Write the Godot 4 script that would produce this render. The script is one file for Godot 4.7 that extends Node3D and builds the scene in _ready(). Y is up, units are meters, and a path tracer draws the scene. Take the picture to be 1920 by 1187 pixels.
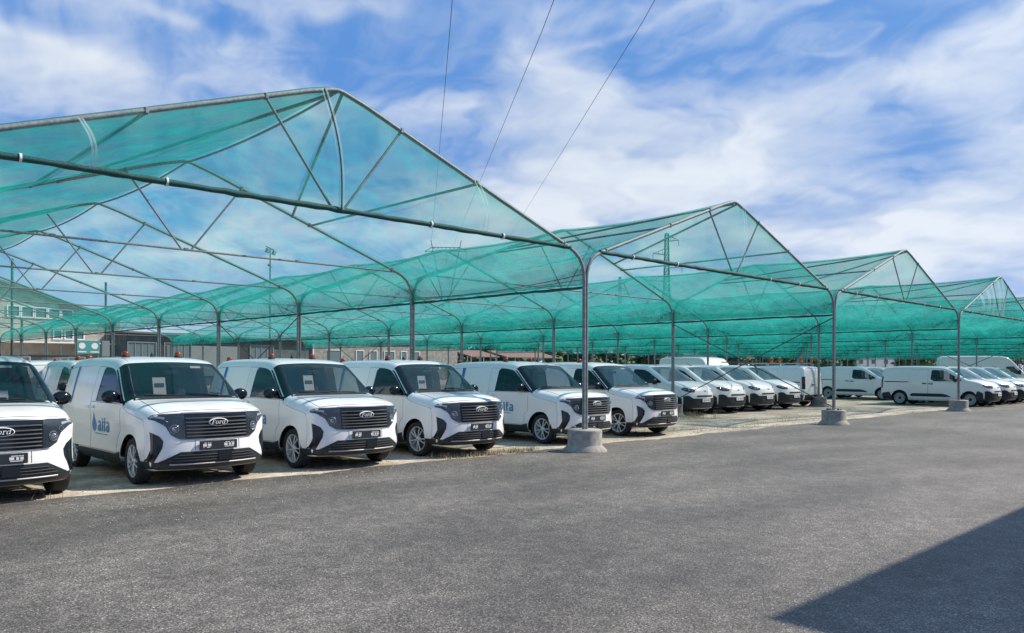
extends Node3D

const BAY := 11.13        # width of one canopy bay along the road
const SPAN := 5.63        # distance between arches going back
const ARCHES := 10
const BAYS := 12
const RIDGE := 5.75
const BEAM := 3.95
const GUTTER := 3.25
var M := {}
var taken := {}
var rng := RandomNumberGenerator.new()


# ------------------------------------------------------------------ shape builder
class Sh:
	var v := PackedVector3Array()
	var n := PackedVector3Array()
	var t := PackedVector2Array()

	func tri(a: Vector3, b: Vector3, c: Vector3, na: Vector3, nb: Vector3, nc: Vector3, ta := Vector2.ZERO, tb := Vector2.ZERO, tc := Vector2.ZERO) -> void:
		if (b - a).cross(c - a).dot(na + nb + nc) > 0.0:
			v.append_array([a, c, b]); n.append_array([na, nc, nb]); t.append_array([ta, tc, tb])
		else:
			v.append_array([a, b, c]); n.append_array([na, nb, nc]); t.append_array([ta, tb, tc])

	func flat3(a: Vector3, b: Vector3, c: Vector3, hint: Vector3) -> void:
		var m := (b - a).cross(c - a).normalized()
		if m.dot(hint) < 0.0:
			m = -m
		tri(a, b, c, m, m, m)

	func quad(a: Vector3, b: Vector3, c: Vector3, d: Vector3, hint: Vector3) -> void:
		var m := (b - a).cross(c - a)
		if m.length() < 1e-12:
			m = (c - a).cross(d - a)
		m = m.normalized()
		if m.dot(hint) < 0.0:
			m = -m
		tri(a, b, c, m, m, m, Vector2(0, 0), Vector2(1, 0), Vector2(1, 1))
		tri(a, c, d, m, m, m, Vector2(0, 0), Vector2(1, 1), Vector2(0, 1))

	# a box with chamfered edges
	func box(c: Vector3, size: Vector3, ch := 0.0, b := Basis.IDENTITY) -> void:
		var h := size * 0.5
		ch = minf(ch, minf(h.x, minf(h.y, h.z)) * 0.9)
		var p := func(ax: int, s: Vector3) -> Vector3:
			var q := Vector3(s.x * (h.x - ch), s.y * (h.y - ch), s.z * (h.z - ch))
			q[ax] = s[ax] * h[ax]
			return c + b * q
		for ax in 3:
			var u := (ax + 1) % 3
			var w := (ax + 2) % 3
			for sg in [-1.0, 1.0]:
				var k := []
				for e in [[-1, -1], [1, -1], [1, 1], [-1, 1]]:
					var s := Vector3.ZERO
					s[ax] = sg; s[u] = e[0]; s[w] = e[1]
					k.append(p.call(ax, s))
				var hint := Vector3.ZERO
				hint[ax] = sg
				quad(k[0], k[1], k[2], k[3], b * hint)
				if ch <= 0.0:
					continue
				for sg2 in [-1.0, 1.0]:   # edge between faces ax and u
					var s0 := Vector3.ZERO
					s0[ax] = sg; s0[u] = sg2; s0[w] = -1
					var s1 := s0
					s1[w] = 1
					var hh := Vector3.ZERO
					hh[ax] = sg; hh[u] = sg2
					quad(p.call(ax, s0), p.call(ax, s1), p.call(u, s1), p.call(u, s0), b * hh)
		if ch > 0.0:
			for x in [-1.0, 1.0]:
				for y in [-1.0, 1.0]:
					for z in [-1.0, 1.0]:
						var s := Vector3(x, y, z)
						flat3(p.call(0, s), p.call(1, s), p.call(2, s), b * s)

	func tube(pts: PackedVector3Array, r: float, sides := 8, cap := true, radii := PackedFloat32Array()) -> void:
		var m := pts.size()
		if m < 2:
			return
		var rings := []
		var dirs := []
		var up := Vector3.UP
		for i in m:
			var d := (pts[mini(i + 1, m - 1)] - pts[maxi(i - 1, 0)]).normalized()
			if i == 0:
				up = Vector3.UP if absf(d.y) < 0.9 else Vector3.RIGHT
			var sx := up.cross(d).normalized()
			up = d.cross(sx).normalized()
			var ring := PackedVector3Array()
			for k in sides:
				var a := TAU * k / sides
				ring.append(sx * cos(a) + up * sin(a))
			rings.append(ring)
			dirs.append(d)
		for i in m - 1:
			var r0 := radii[i] if radii.size() else r
			var r1 := radii[i + 1] if radii.size() else r
			for k in sides:
				var k2 := (k + 1) % sides
				var a: Vector3 = rings[i][k]
				var b: Vector3 = rings[i][k2]
				var c: Vector3 = rings[i + 1][k2]
				var d: Vector3 = rings[i + 1][k]
				tri(pts[i] + a * r0, pts[i] + b * r0, pts[i + 1] + c * r1, a, b, c)
				tri(pts[i] + a * r0, pts[i + 1] + c * r1, pts[i + 1] + d * r1, a, c, d)
		if cap:
			for e in [0, m - 1]:
				var nn: Vector3 = dirs[e] * (-1.0 if e == 0 else 1.0)
				var re := radii[e] if radii.size() else r
				for k in range(1, sides - 1):
					tri(pts[e] + rings[e][0] * re, pts[e] + rings[e][k] * re, pts[e] + rings[e][k + 1] * re, nn, nn, nn)

	func bar(a: Vector3, b: Vector3, r: float, sides := 8) -> void:
		tube(PackedVector3Array([a, b]), r, sides)

	# profile of (radius, height) turned about the y axis of xf
	func lathe(prof: PackedVector2Array, sides: int, xf := Transform3D.IDENTITY, smooth := true) -> void:
		var m := prof.size()
		var way := 0.0
		for i in m - 1:
			way += prof[i + 1].y - prof[i].y
		way = -1.0 if way < 0.0 else 1.0
		for i in m - 1:
			var p0 := prof[i]
			var p1 := prof[i + 1]
			var d := (p1 - p0).normalized()
			var n0 := Vector2(d.y, -d.x)
			var n1 := n0
			if smooth:
				if i > 0:
					var e := (p0 - prof[i - 1]).normalized()
					if e.dot(d) > 0.6:
						n0 = (n0 + Vector2(e.y, -e.x)).normalized()
				if i < m - 2:
					var e := (prof[i + 2] - p1).normalized()
					if e.dot(d) > 0.6:
						n1 = (n1 + Vector2(e.y, -e.x)).normalized()
			n0 *= way
			n1 *= way
			for k in sides:
				var a := TAU * k / sides
				var b := TAU * (k + 1) / sides
				var ca := Vector3(cos(a), 0, sin(a))
				var cb := Vector3(cos(b), 0, sin(b))
				var y := Vector3.UP
				var q := [xf * (ca * p0.x + y * p0.y), xf * (cb * p0.x + y * p0.y), xf * (cb * p1.x + y * p1.y), xf * (ca * p1.x + y * p1.y)]
				var g := [xf.basis * (ca * n0.x + y * n0.y), xf.basis * (cb * n0.x + y * n0.y), xf.basis * (cb * n1.x + y * n1.y), xf.basis * (ca * n1.x + y * n1.y)]
				if p0.x > 1e-5:
					tri(q[0], q[1], q[2], g[0], g[1], g[2])
				if p1.x > 1e-5:
					tri(q[0], q[2], q[3], g[0], g[2], g[3])

	func ball(c: Vector3, r: Vector3, b := Basis.IDENTITY, nu := 14, nv := 8) -> void:
		for j in nv:
			for i in nu:
				var q := []
				var g := []
				for e in [[0, 0], [1, 0], [1, 1], [0, 1]]:
					var a: float = TAU * (i + e[0]) / nu
					var f: float = PI * (j + e[1]) / nv
					var d := Vector3(sin(f) * cos(a), cos(f), sin(f) * sin(a))
					q.append(c + b * (d * r))
					g.append((b * (d / r)).normalized())
				tri(q[0], q[1], q[2], g[0], g[1], g[2])
				tri(q[0], q[2], q[3], g[0], g[2], g[3])

	func text(s: String, font: String, height: float, xf: Transform3D, depth := 0.004, weight := 400) -> void:
		var f := SystemFont.new()
		f.font_names = PackedStringArray([font])
		f.font_weight = weight
		var tm := TextMesh.new()
		tm.font = f
		tm.text = s
		tm.font_size = 64
		tm.pixel_size = height / 64.0
		tm.depth = depth
		tm.curve_step = 2.0
		var arr := tm.get_mesh_arrays()
		var vv: PackedVector3Array = arr[Mesh.ARRAY_VERTEX]
		var nn: PackedVector3Array = arr[Mesh.ARRAY_NORMAL]
		var ix: PackedInt32Array = arr[Mesh.ARRAY_INDEX] if arr[Mesh.ARRAY_INDEX] != null else PackedInt32Array(range(vv.size()))
		for k in range(0, ix.size() - 2, 3):
			var p := [vv[ix[k]], vv[ix[k + 1]], vv[ix[k + 2]]]
			var g := [nn[ix[k]], nn[ix[k + 1]], nn[ix[k + 2]]]
			tri(xf * p[0], xf * p[1], xf * p[2], (xf.basis * g[0]).normalized(), (xf.basis * g[1]).normalized(), (xf.basis * g[2]).normalized())

	func mesh() -> ArrayMesh:
		var m := ArrayMesh.new()
		if v.is_empty():
			return m
		var a := []
		a.resize(Mesh.ARRAY_MAX)
		a[Mesh.ARRAY_VERTEX] = v
		a[Mesh.ARRAY_NORMAL] = n
		a[Mesh.ARRAY_TEX_UV] = t
		m.add_surface_from_arrays(Mesh.PRIMITIVE_TRIANGLES, a)
		return m


# ------------------------------------------------------------------ van hull: an extruded side outline with rounded edges, then bent
class Hull:
	var P := PackedVector2Array()   # outline (z, y), resampled evenly, starting under the nose and running up over the roof
	var N := PackedVector2Array()
	var L := 0.0
	var half := 0.9
	var R := 0.1
	var inner := PackedVector2Array()
	var bend: Callable
	var fy := PackedFloat32Array()  # s for heights 0.2 .. 1.9 along the front

	func setup(ctrl: PackedVector2Array) -> void:
		var q := ctrl
		for it in 2:
			var o := PackedVector2Array()
			for i in q.size():
				var a := q[i]
				var b := q[(i + 1) % q.size()]
				o.append(a.lerp(b, 0.25)); o.append(a.lerp(b, 0.75))
			q = o
		var total := 0.0
		for i in q.size():
			total += q[i].distance_to(q[(i + 1) % q.size()])
		var m := 220
		L = total
		var step := total / m
		var i := 0
		var done := 0.0
		for k in m:
			var want := k * step
			while done + q[i].distance_to(q[(i + 1) % q.size()]) < want and i < q.size() - 1:
				done += q[i].distance_to(q[(i + 1) % q.size()])
				i += 1
			var sl := q[i].distance_to(q[(i + 1) % q.size()])
			P.append(q[i].lerp(q[(i + 1) % q.size()], (want - done) / maxf(sl, 1e-6)))
		for k in m:
			var d := (P[(k + 2) % m] - P[(k + m - 2) % m]).normalized()
			N.append(Vector2(d.y, -d.x))
		inner = Geometry2D.offset_polygon(P, -R)[0]
		for h in 171:
			var y := 0.2 + h * 0.01
			var best := 0.0
			for k in m - 1:
				if P[k].y <= y and P[k + 1].y > y:
					best = (k + (y - P[k].y) / (P[k + 1].y - P[k].y)) * step
					break
			if best == 0.0 and h > 0:
				best = fy[h - 1]
			fy.append(best)

	func s_of_y(y: float) -> float:
		var h := clampf((y - 0.2) / 0.01, 0.0, 169.99)
		return lerpf(fy[int(h)], fy[int(h) + 1], h - int(h))

	func s_of_roof(z: float) -> float:   # s on the upper side at z
		var m := P.size()
		for k in range(m - 1):
			if P[k].x >= z and P[k + 1].x < z and P[k].y > 0.8:
				return (k + (P[k].x - z) / (P[k].x - P[k + 1].x)) * L / m
		return 0.0

	func front(x: float, s: float, off := 0.0) -> Vector3:
		var m := P.size()
		var f := fposmod(s / L * m, m)
		var i := int(f)
		var p := P[i].lerp(P[(i + 1) % m], f - i)
		var nn := N[i].lerp(N[(i + 1) % m], f - i).normalized()
		var ax := absf(x)
		var sg := signf(x)
		var k := 0.0
		var c := 1.0
		var tt := 0.0
		if ax > half - R:
			k = clampf((ax - half + R) / R, 0.0, 0.999)
			c = sqrt(1.0 - k * k)
			tt = R * (1.0 - c)
		p -= nn * tt
		return bend.call(Vector3(x + off * k * sg, p.y + off * c * nn.y, p.x + off * c * nn.x))

	func dist(q: Vector2) -> float:
		if Geometry2D.is_point_in_polygon(q, inner):
			return R
		var best := 9.0
		for k in P.size():
			var d := q.distance_squared_to(P[k])
			if d < best:
				best = d
		best = sqrt(best)
		return best if Geometry2D.is_point_in_polygon(q, P) else 0.0

	func side(z: float, y: float, sg: float, off := 0.0) -> Vector3:
		var d := minf(dist(Vector2(z, y)), R)
		var k := (R - d) / R
		var x := half - R + R * sqrt(maxf(0.0, 1.0 - k * k))
		return bend.call(Vector3(sg * (x + off), y, z))

	# fills a flat outline with cells and lifts each corner with f; holes must be larger than a cell
	func patch(sh: Sh, poly: PackedVector2Array, holes: Array, cell: Vector2, f: Callable) -> void:
		var lo := poly[0]
		var hi := poly[0]
		for p in poly:
			lo = lo.min(p); hi = hi.max(p)
		var cache := {}
		var e := 0.006
		var at := func(p: Vector2) -> Array:
			var key := Vector2i((p * 20000.0).round())
			if not cache.has(key):
				var c: Vector3 = f.call(p)
				var du: Vector3 = f.call(p + Vector2(e, 0)) - f.call(p - Vector2(e, 0))
				var dv: Vector3 = f.call(p + Vector2(0, e)) - f.call(p - Vector2(0, e))
				var g := du.cross(dv)
				if g.length() < 1e-9:
					g = Vector3(signf(c.x), 0, 0)
				g = g.normalized()
				if g.dot(c - Vector3(0, 0.85, c.z * 0.55)) < 0.0:
					g = -g
				cache[key] = [c, g]
			return cache[key]
		var ni := maxi(1, int(ceil((hi.x - lo.x) / cell.x)))
		var nj := maxi(1, int(ceil((hi.y - lo.y) / cell.y)))
		var d := Vector2((hi.x - lo.x) / ni, (hi.y - lo.y) / nj)
		for i in ni:
			for j in nj:
				var a := lo + Vector2(i * d.x, j * d.y)
				var sq := PackedVector2Array([a, a + Vector2(d.x, 0), a + d, a + Vector2(0, d.y)])
				var pieces: Array = Geometry2D.intersect_polygons(sq, poly)
				for h in holes:
					var rest := []
					for pc in pieces:
						rest.append_array(Geometry2D.clip_polygons(pc, h))
					pieces = rest
				for pc in pieces:
					var ix := Geometry2D.triangulate_polygon(pc)
					for k in range(0, ix.size(), 3):
						var q := [at.call(pc[ix[k]]), at.call(pc[ix[k + 1]]), at.call(pc[ix[k + 2]])]
						sh.tri(q[0][0], q[1][0], q[2][0], q[0][1], q[1][1], q[2][1])

	func front_y(off := 0.0) -> Callable:
		return func(p: Vector2) -> Vector3: return front(p.x, s_of_y(p.y), off)

	func front_s(off := 0.0) -> Callable:
		return func(p: Vector2) -> Vector3: return front(p.x, p.y, off)

	func side_f(sg: float, off := 0.0) -> Callable:
		return func(p: Vector2) -> Vector3: return side(p.x, p.y, sg, off)


# ------------------------------------------------------------------ naming and tagging
func numbered(called: String) -> String:
	var k: int = taken.get(called, 0)
	taken[called] = k + 1
	return called if k == 0 else "%s_%03d" % [called, k]


func tag(o: Node3D, label: String, category: String, group := "") -> Node3D:
	o.set_meta("label", label)
	o.set_meta("category", category)
	if group:
		o.set_meta("group", group)
	return o


func thing(called: String, label: String, category: String, at := Vector3.ZERO, turn := 0.0, group := "") -> Node3D:
	var o := Node3D.new()
	o.name = numbered(called)
	add_child(o, true)
	o.position = at
	o.rotation.y = turn
	return tag(o, label, category, group)


func part(called: String, s, m: Material, parent: Node3D) -> MeshInstance3D:
	var o := MeshInstance3D.new()
	o.name = called
	o.mesh = s.mesh() if s is Sh else s
	o.material_override = m
	parent.add_child(o, true)
	return o


func single(called: String, s, m: Material, label: String, category: String, group := "") -> MeshInstance3D:
	var o := MeshInstance3D.new()
	o.name = numbered(called)
	o.mesh = s.mesh() if s is Sh else s
	o.material_override = m
	add_child(o, true)
	tag(o, label, category, group)
	return o


func struct(called: String, s, m: Material) -> MeshInstance3D:
	var o := MeshInstance3D.new()
	o.name = numbered(called)
	o.mesh = s.mesh() if s is Sh else s
	o.material_override = m
	add_child(o, true)
	o.set_meta("kind", "structure")
	return o


func dup(src: Node3D, at: Vector3, turn: float, label: String) -> Node3D:
	var r: Node3D = src.duplicate()
	var base := String(src.name)
	if base.length() > 4 and base[-4] == "_" and base.right(3).is_valid_int():
		base = base.left(-4)
	r.name = numbered(base)
	add_child(r, true)
	r.position = at
	r.rotation.y = turn
	r.set_meta("label", label)
	return r


# ------------------------------------------------------------------ materials
func mat(c: Color, rough := 0.6, metal := 0.0, spec := 0.5) -> StandardMaterial3D:
	var m := StandardMaterial3D.new()
	m.albedo_color = c.linear_to_srgb()
	m.roughness = rough
	m.metallic = metal
	m.metallic_specular = spec
	m.cull_mode = BaseMaterial3D.CULL_DISABLED
	return m


func noise(seed_: int, freq: float, oct := 4, type := FastNoiseLite.TYPE_SIMPLEX) -> FastNoiseLite:
	var f := FastNoiseLite.new()
	f.seed = seed_
	f.frequency = freq
	f.noise_type = type
	f.fractal_type = FastNoiseLite.FRACTAL_FBM if oct > 1 else FastNoiseLite.FRACTAL_NONE
	f.fractal_octaves = oct
	return f


func noise_tex(seed_: int, freq: float, lo: float, hi: float, size := 512, oct := 4) -> NoiseTexture2D:
	var t := NoiseTexture2D.new()
	t.width = size; t.height = size
	t.seamless = true
	t.noise = noise(seed_, freq, oct)
	var g := Gradient.new()
	g.set_color(0, Color(lo, lo, lo)); g.set_color(1, Color(hi, hi, hi))
	t.color_ramp = g
	return t


func grained(c: Color, rough: float, tex: Texture2D, per_metre: float, bump := 0.0, bump_tex: Texture2D = null) -> StandardMaterial3D:
	var m := mat(c, rough)
	m.albedo_texture = tex
	m.uv1_triplanar = true
	m.uv1_world_triplanar = true
	m.uv1_scale = Vector3.ONE * per_metre
	if bump > 0.0:
		m.heightmap_enabled = true
		m.heightmap_texture = bump_tex if bump_tex else tex
		m.heightmap_scale = bump
	return m


# speckled aggregate: every pixel its own stone tone, a few pale and dark ones
func speckle(size: int, seed_: int, dark: float, light: float, tint: Color) -> ImageTexture:
	var r := RandomNumberGenerator.new()
	r.seed = seed_
	var f := noise(seed_ + 5, 0.02, 3)
	var im := Image.create(size, size, false, Image.FORMAT_RGB8)
	for y in size:
		for x in size:
			var g := r.randf()
			g = lerpf(dark, light, g * g * 0.75 + 0.25 * g)
			if r.randf() < 0.012:
				g = minf(1.0, light * 1.5)
			g *= 1.0 + 0.12 * f.get_noise_2d(x, y)
			var warm := r.randf_range(-0.03, 0.03)
			im.set_pixel(x, y, Color(clampf(g * (tint.r + warm), 0, 1), clampf(g * tint.g, 0, 1), clampf(g * (tint.b - warm), 0, 1)))
	return ImageTexture.create_from_image(im)


func make_materials() -> void:
	var white := mat(Color(0.83, 0.84, 0.845), 0.34)
	white.clearcoat_enabled = true
	white.clearcoat = 0.7
	white.clearcoat_roughness = 0.06
	white.roughness_texture = noise_tex(61, 0.02, 0.8, 1.0, 256, 4)
	white.albedo_texture = noise_tex(62, 0.012, 0.985, 1.0, 512, 5)
	white.uv1_triplanar = true
	white.uv1_scale = Vector3.ONE * 0.45
	M.paint = white
	M.black = mat(Color(0.011, 0.018, 0.025), 0.55)
	M.gloss_black = mat(Color(0.006, 0.012, 0.018), 0.14)
	M.dark = mat(Color(0.03, 0.033, 0.038), 0.7)
	M.cabin = mat(Color(0.05, 0.07, 0.08), 0.85)
	M.cloth_blue = mat(Color(0.05, 0.14, 0.35), 0.7)
	M.seat = mat(Color(0.05, 0.055, 0.065), 0.9)
	M.tyre = mat(Color(0.013, 0.017, 0.022), 0.85)
	M.alloy = mat(Color(0.58, 0.60, 0.62), 0.35, 0.45)
	M.steel_wheel = mat(Color(0.42, 0.43, 0.45), 0.45, 0.3)
	M.chrome = mat(Color(0.72, 0.73, 0.75), 0.18, 0.95)
	M.dark_chrome = mat(Color(0.30, 0.31, 0.33), 0.3, 0.8)
	M.paper = mat(Color(0.75, 0.77, 0.78), 0.8)
	M.plate = mat(Color(0.7, 0.72, 0.74), 0.5)
	M.print = mat(Color(0.06, 0.07, 0.09), 0.7)
	M.white_print = mat(Color(0.6, 0.62, 0.64), 0.6)
	M.logo_blue = mat(Color(0.02, 0.17, 0.46), 0.4)
	M.logo_teal = mat(Color(0.03, 0.21, 0.42), 0.4)
	M.tape_blue = mat(Color(0.03, 0.15, 0.45), 0.45)
	M.red = mat(Color(0.25, 0.012, 0.012), 0.25)
	var amber := mat(Color(0.30, 0.055, 0.015), 0.25)
	amber.backlight_enabled = true
	amber.backlight = Color(0.35, 0.08, 0.02)
	M.amber = amber
	var glass := mat(Color(0.008, 0.040, 0.055), 0.04)
	glass.transparency = BaseMaterial3D.TRANSPARENCY_ALPHA
	glass.albedo_color.a = 0.42
	M.glass = glass
	var lens := mat(Color(0.06, 0.08, 0.10), 0.05)
	lens.transparency = BaseMaterial3D.TRANSPARENCY_ALPHA
	lens.albedo_color.a = 0.14
	M.lens = lens
	M.lamp_black = mat(Color(0.022, 0.030, 0.038), 0.25)
	M.reflector = mat(Color(0.55, 0.57, 0.60), 0.15, 0.9)
	# galvanised tube, net, concrete, ground
	var spangle := noise_tex(11, 0.03, 0.72, 1.0, 256)
	M.tube = grained(Color(0.29, 0.33, 0.345), 0.7, spangle, 1.6)
	M.tube.metallic = 0.3
	M.rolled_net = grained(Color(0.012, 0.125, 0.118), 0.8, noise_tex(12, 0.05, 0.5, 1.0, 256), 2.5)
	M.wire = mat(Color(0.04, 0.045, 0.05), 0.5)
	M.cable = mat(Color(0.05, 0.055, 0.06), 0.6, 0.2)
	M.net = net_material(0.31, 31)
	M.net_dense = net_material(0.74, 32)
	M.net_middle = net_material(0.58, 34)
	M.net_gable = net_material(0.22, 33)
	M.strap = mat(Color(0.45, 0.62, 0.62), 0.8)
	M.strap.transparency = BaseMaterial3D.TRANSPARENCY_ALPHA
	M.strap.roughness = 0.8
	M.strap.albedo_color.a = 0.38
	var stain := noise_tex(21, 0.012, 0.74, 1.0, 512, 5)
	var rough_tex := noise_tex(22, 0.08, 0.3, 1.0, 512, 4)
	M.concrete = grained(Color(0.42, 0.40, 0.365), 0.9, stain, 0.9)
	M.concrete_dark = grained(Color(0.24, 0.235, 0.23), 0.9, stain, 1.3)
	M.grass = mat(Color(0.42, 0.35, 0.21), 0.9)
	M.grass_green = mat(Color(0.12, 0.14, 0.05), 0.9)
	M.stone = grained(Color(0.55, 0.53, 0.50), 0.9, stain, 3.0)
	M.plaster = grained(Color(0.50, 0.46, 0.40), 0.9, noise_tex(23, 0.01, 0.8, 1.0, 512, 4), 0.15)
	M.pale_wall = grained(Color(0.30, 0.31, 0.28), 0.9, noise_tex(24, 0.012, 0.75, 1.0, 512, 4), 0.2)
	M.grey_wall = grained(Color(0.10, 0.135, 0.135), 0.8, noise_tex(25, 0.012, 0.75, 1.0, 512, 4), 0.2)
	M.grey_light = mat(Color(0.16, 0.20, 0.20), 0.7)
	M.white_trim = mat(Color(0.65, 0.67, 0.66), 0.7)
	M.pane = mat(Color(0.11, 0.16, 0.17), 0.35)
	M.roof_grey = mat(Color(0.12, 0.13, 0.14), 0.7)
	M.roof_brown = grained(Color(0.23, 0.155, 0.125), 0.85, noise_tex(26, 0.05, 0.7, 1.0, 256), 0.8)
	M.teal_board = mat(Color(0.05, 0.26, 0.26), 0.6)
	M.bark = mat(Color(0.07, 0.05, 0.035), 0.9)
	M.orange = mat(Color(0.55, 0.16, 0.03), 0.5)
	for k in 3:
		var leaf := mat([Color(0.035, 0.085, 0.030), Color(0.05, 0.10, 0.035), Color(0.028, 0.065, 0.035)][k], 0.7)
		leaf.backlight_enabled = true
		leaf.backlight = Color(0.10, 0.22, 0.06)
		M["leaf%d" % k] = leaf


func net_material(alpha: float, seed_: int) -> StandardMaterial3D:
	# woven shade net: thread colour and weave density vary in long soft streaks
	var a := noise(seed_, 1.0, 4)
	var b := noise(seed_ + 50, 1.0, 3)
	var size := 256
	var im := Image.create(size, size, false, Image.FORMAT_RGBA8)
	for y in size:
		for x in size:
			var th := TAU * x / size
			var ph := TAU * y / size
			# seamless: noise on a torus, stretched along the slope
			var p := Vector3(cos(th) * 1.5, sin(th) * 1.5, cos(ph) * 0.55 + 4.0)
			var q := Vector3(sin(ph) * 0.55, 0, 0)
			var f := a.get_noise_3dv(p + q.rotated(Vector3.UP, 0.7) + Vector3(0, sin(ph) * 0.5, 0))
			var g := b.get_noise_3dv(Vector3(cos(th) * 5.0, sin(th) * 5.0 + sin(ph) * 2.0, cos(ph) * 2.0))
			var lap := 0.42 * (exp(-pow(x / 9.0, 2.0)) + exp(-pow((size - x) / 9.0, 2.0))) if alpha > 0.3 else 0.0
			var w := clampf(0.86 + 0.20 * f + 0.06 * g, 0.5, 1.0)
			var al := clampf(alpha * (1.0 + 0.22 * f + 0.06 * g) + (1.0 - alpha) * lap, 0.12, 0.95)
			im.set_pixel(x, y, Color(w, w, w, al))
	var m := mat(Color(0.045, 0.51, 0.43), 0.75, 0.0, 0.3)
	m.transparency = BaseMaterial3D.TRANSPARENCY_ALPHA
	m.albedo_texture = ImageTexture.create_from_image(im)
	m.backlight_enabled = true
	m.backlight = Color(0.6, 1.0, 1.0)
	return m


# ------------------------------------------------------------------ sky
const CLOUDS := [  # azimuth, elevation, half widths, amount
	[51, 16.5, 8, 4.5, 0.55], [45, 20.5, 5, 3, 0.35], [62, 16, 5.5, 3.5, 0.55], [58, 11.5, 11, 3.5, 0.45], [52, 12.5, 9, 4, 0.4], [47, 15, 6, 5, 0.3],
	[14, 17.5, 6, 2.6, 0.40], [20, 17, 5, 2.0, 0.34], [12, 18.5, 5, 1.8, 0.2], [33, 23.5, 5, 2.0, 0.38], [26, 20.5, 6, 1.8, 0.22], [27, 18.2, 4, 1.2, 0.2],
	[68, 18, 7, 1.8, 0.26], [75, 14, 6, 6, 0.32], [75, 20, 2.5, 4, 0.2], [72, 8.5, 8, 3.5, 0.45], [80, 11, 7, 5, 0.4], [66, 7.5, 8, 3, 0.4], [20, 8, 14, 4, 0.2], [40, 8, 14, 4, 0.28],
	[30, 20.3, 4, 2.2, -0.4], [57, 20.7, 5.5, 2.0, -0.42], [14, 20.8, 3.2, 0.9, -0.4], [24, 22.2, 4, 1.0, -0.35], [49, 22.3, 5, 1.3, -0.35], [68, 22, 7, 2.0, -0.35], [70, 15.6, 2.6, 1.3, -0.25], [71, 12.6, 2.2, 2.0, -0.3], [37, 21, 4, 2.5, -0.2],
]
const STREAKS := [[17.5, 22.6, 23.2, 21.7, 0.5, 0.4], [44.8, 21.2, 53.5, 23.0, 0.35, 0.34], [66.0, 19.6, 76.0, 17.2, 0.9, 0.25], [9.0, 20.0, 19.0, 18.6, 0.5, 0.35]]
var sky_a: FastNoiseLite
var sky_b: FastNoiseLite
var sky_c: FastNoiseLite


func sky_color(az: float, el: float) -> Color:
	var d := Vector3(sin(az) * cos(el), sin(el), -cos(az) * cos(el))
	var azd := rad_to_deg(az)
	var eld := rad_to_deg(el)
	var p := Vector2(d.x, d.z) / (d.y + 0.20)
	var wx := sky_b.get_noise_2d(p.x * 1.3 + 40.0, p.y * 1.3)
	var f := sky_a.get_noise_2d(p.x + wx * 0.22, p.y + wx * 0.16)
	var g := sky_c.get_noise_2d(p.x * 1.6 - wx * 0.2, p.y * 0.8 + wx * 0.25)
	var cover := -0.04
	for c in CLOUDS:
		var u: float = wrapf(azd - c[0], -180.0, 180.0) / c[2]
		var w: float = (eld - c[1]) / c[3]
		var q := u * u + w * w
		if q < 6.0:
			cover += c[4] * exp(-q)
	for s in STREAKS:
		var a := Vector2(s[0], s[1])
		var b := Vector2(s[2], s[3])
		var x := Vector2(azd, eld)
		var h := clampf((x - a).dot(b - a) / (b - a).length_squared(), 0.0, 1.0)
		var e: float = x.distance_to(a.lerp(b, h)) / s[4]
		if e < 3.0:
			cover += s[5] * exp(-e * e) * (0.35 + 0.65 * h * (1.0 - h) * 4.0)
	var dens := cover * 0.90 + f * 0.50 + g * 0.16
	var al := smoothstep(-0.20, 0.90, dens) * 0.86
	var thin := smoothstep(-0.35, 0.3, cover * 0.6 + g * 0.5 + f * 0.2) * 0.26
	al = 1.0 - (1.0 - al) * (1.0 - thin)
	# clear air: deep blue above, pale towards the horizon and towards the sun
	var hor := pow(1.0 - clampf(d.y, 0.0, 1.0), 5.0)
	var sun := maxf(0.0, d.dot(Vector3(0.624, 0.707, 0.332)))
	var blue := Color(0.085, 0.245, 0.60).lerp(Color(0.36, 0.52, 0.80), hor * 0.62)
	blue = blue.lerp(Color(0.30, 0.50, 0.86), pow(sun, 3.0) * 0.50)
	var lit := 0.5 + 0.5 * clampf(f * 1.4 + 0.25 * g + (dens - 0.2) * 0.4, -1.0, 1.0)
	var cl := Color(0.53, 0.615, 0.765).lerp(Color(0.79, 0.835, 0.89), lit)
	cl = cl * (0.92 + 0.22 * pow(sun, 3.0))
	var c := blue.lerp(cl, al)
	return c.lerp(Color(0.60, 0.69, 0.84), smoothstep(9.0, 0.0, eld) * 0.6) * 0.87


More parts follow.
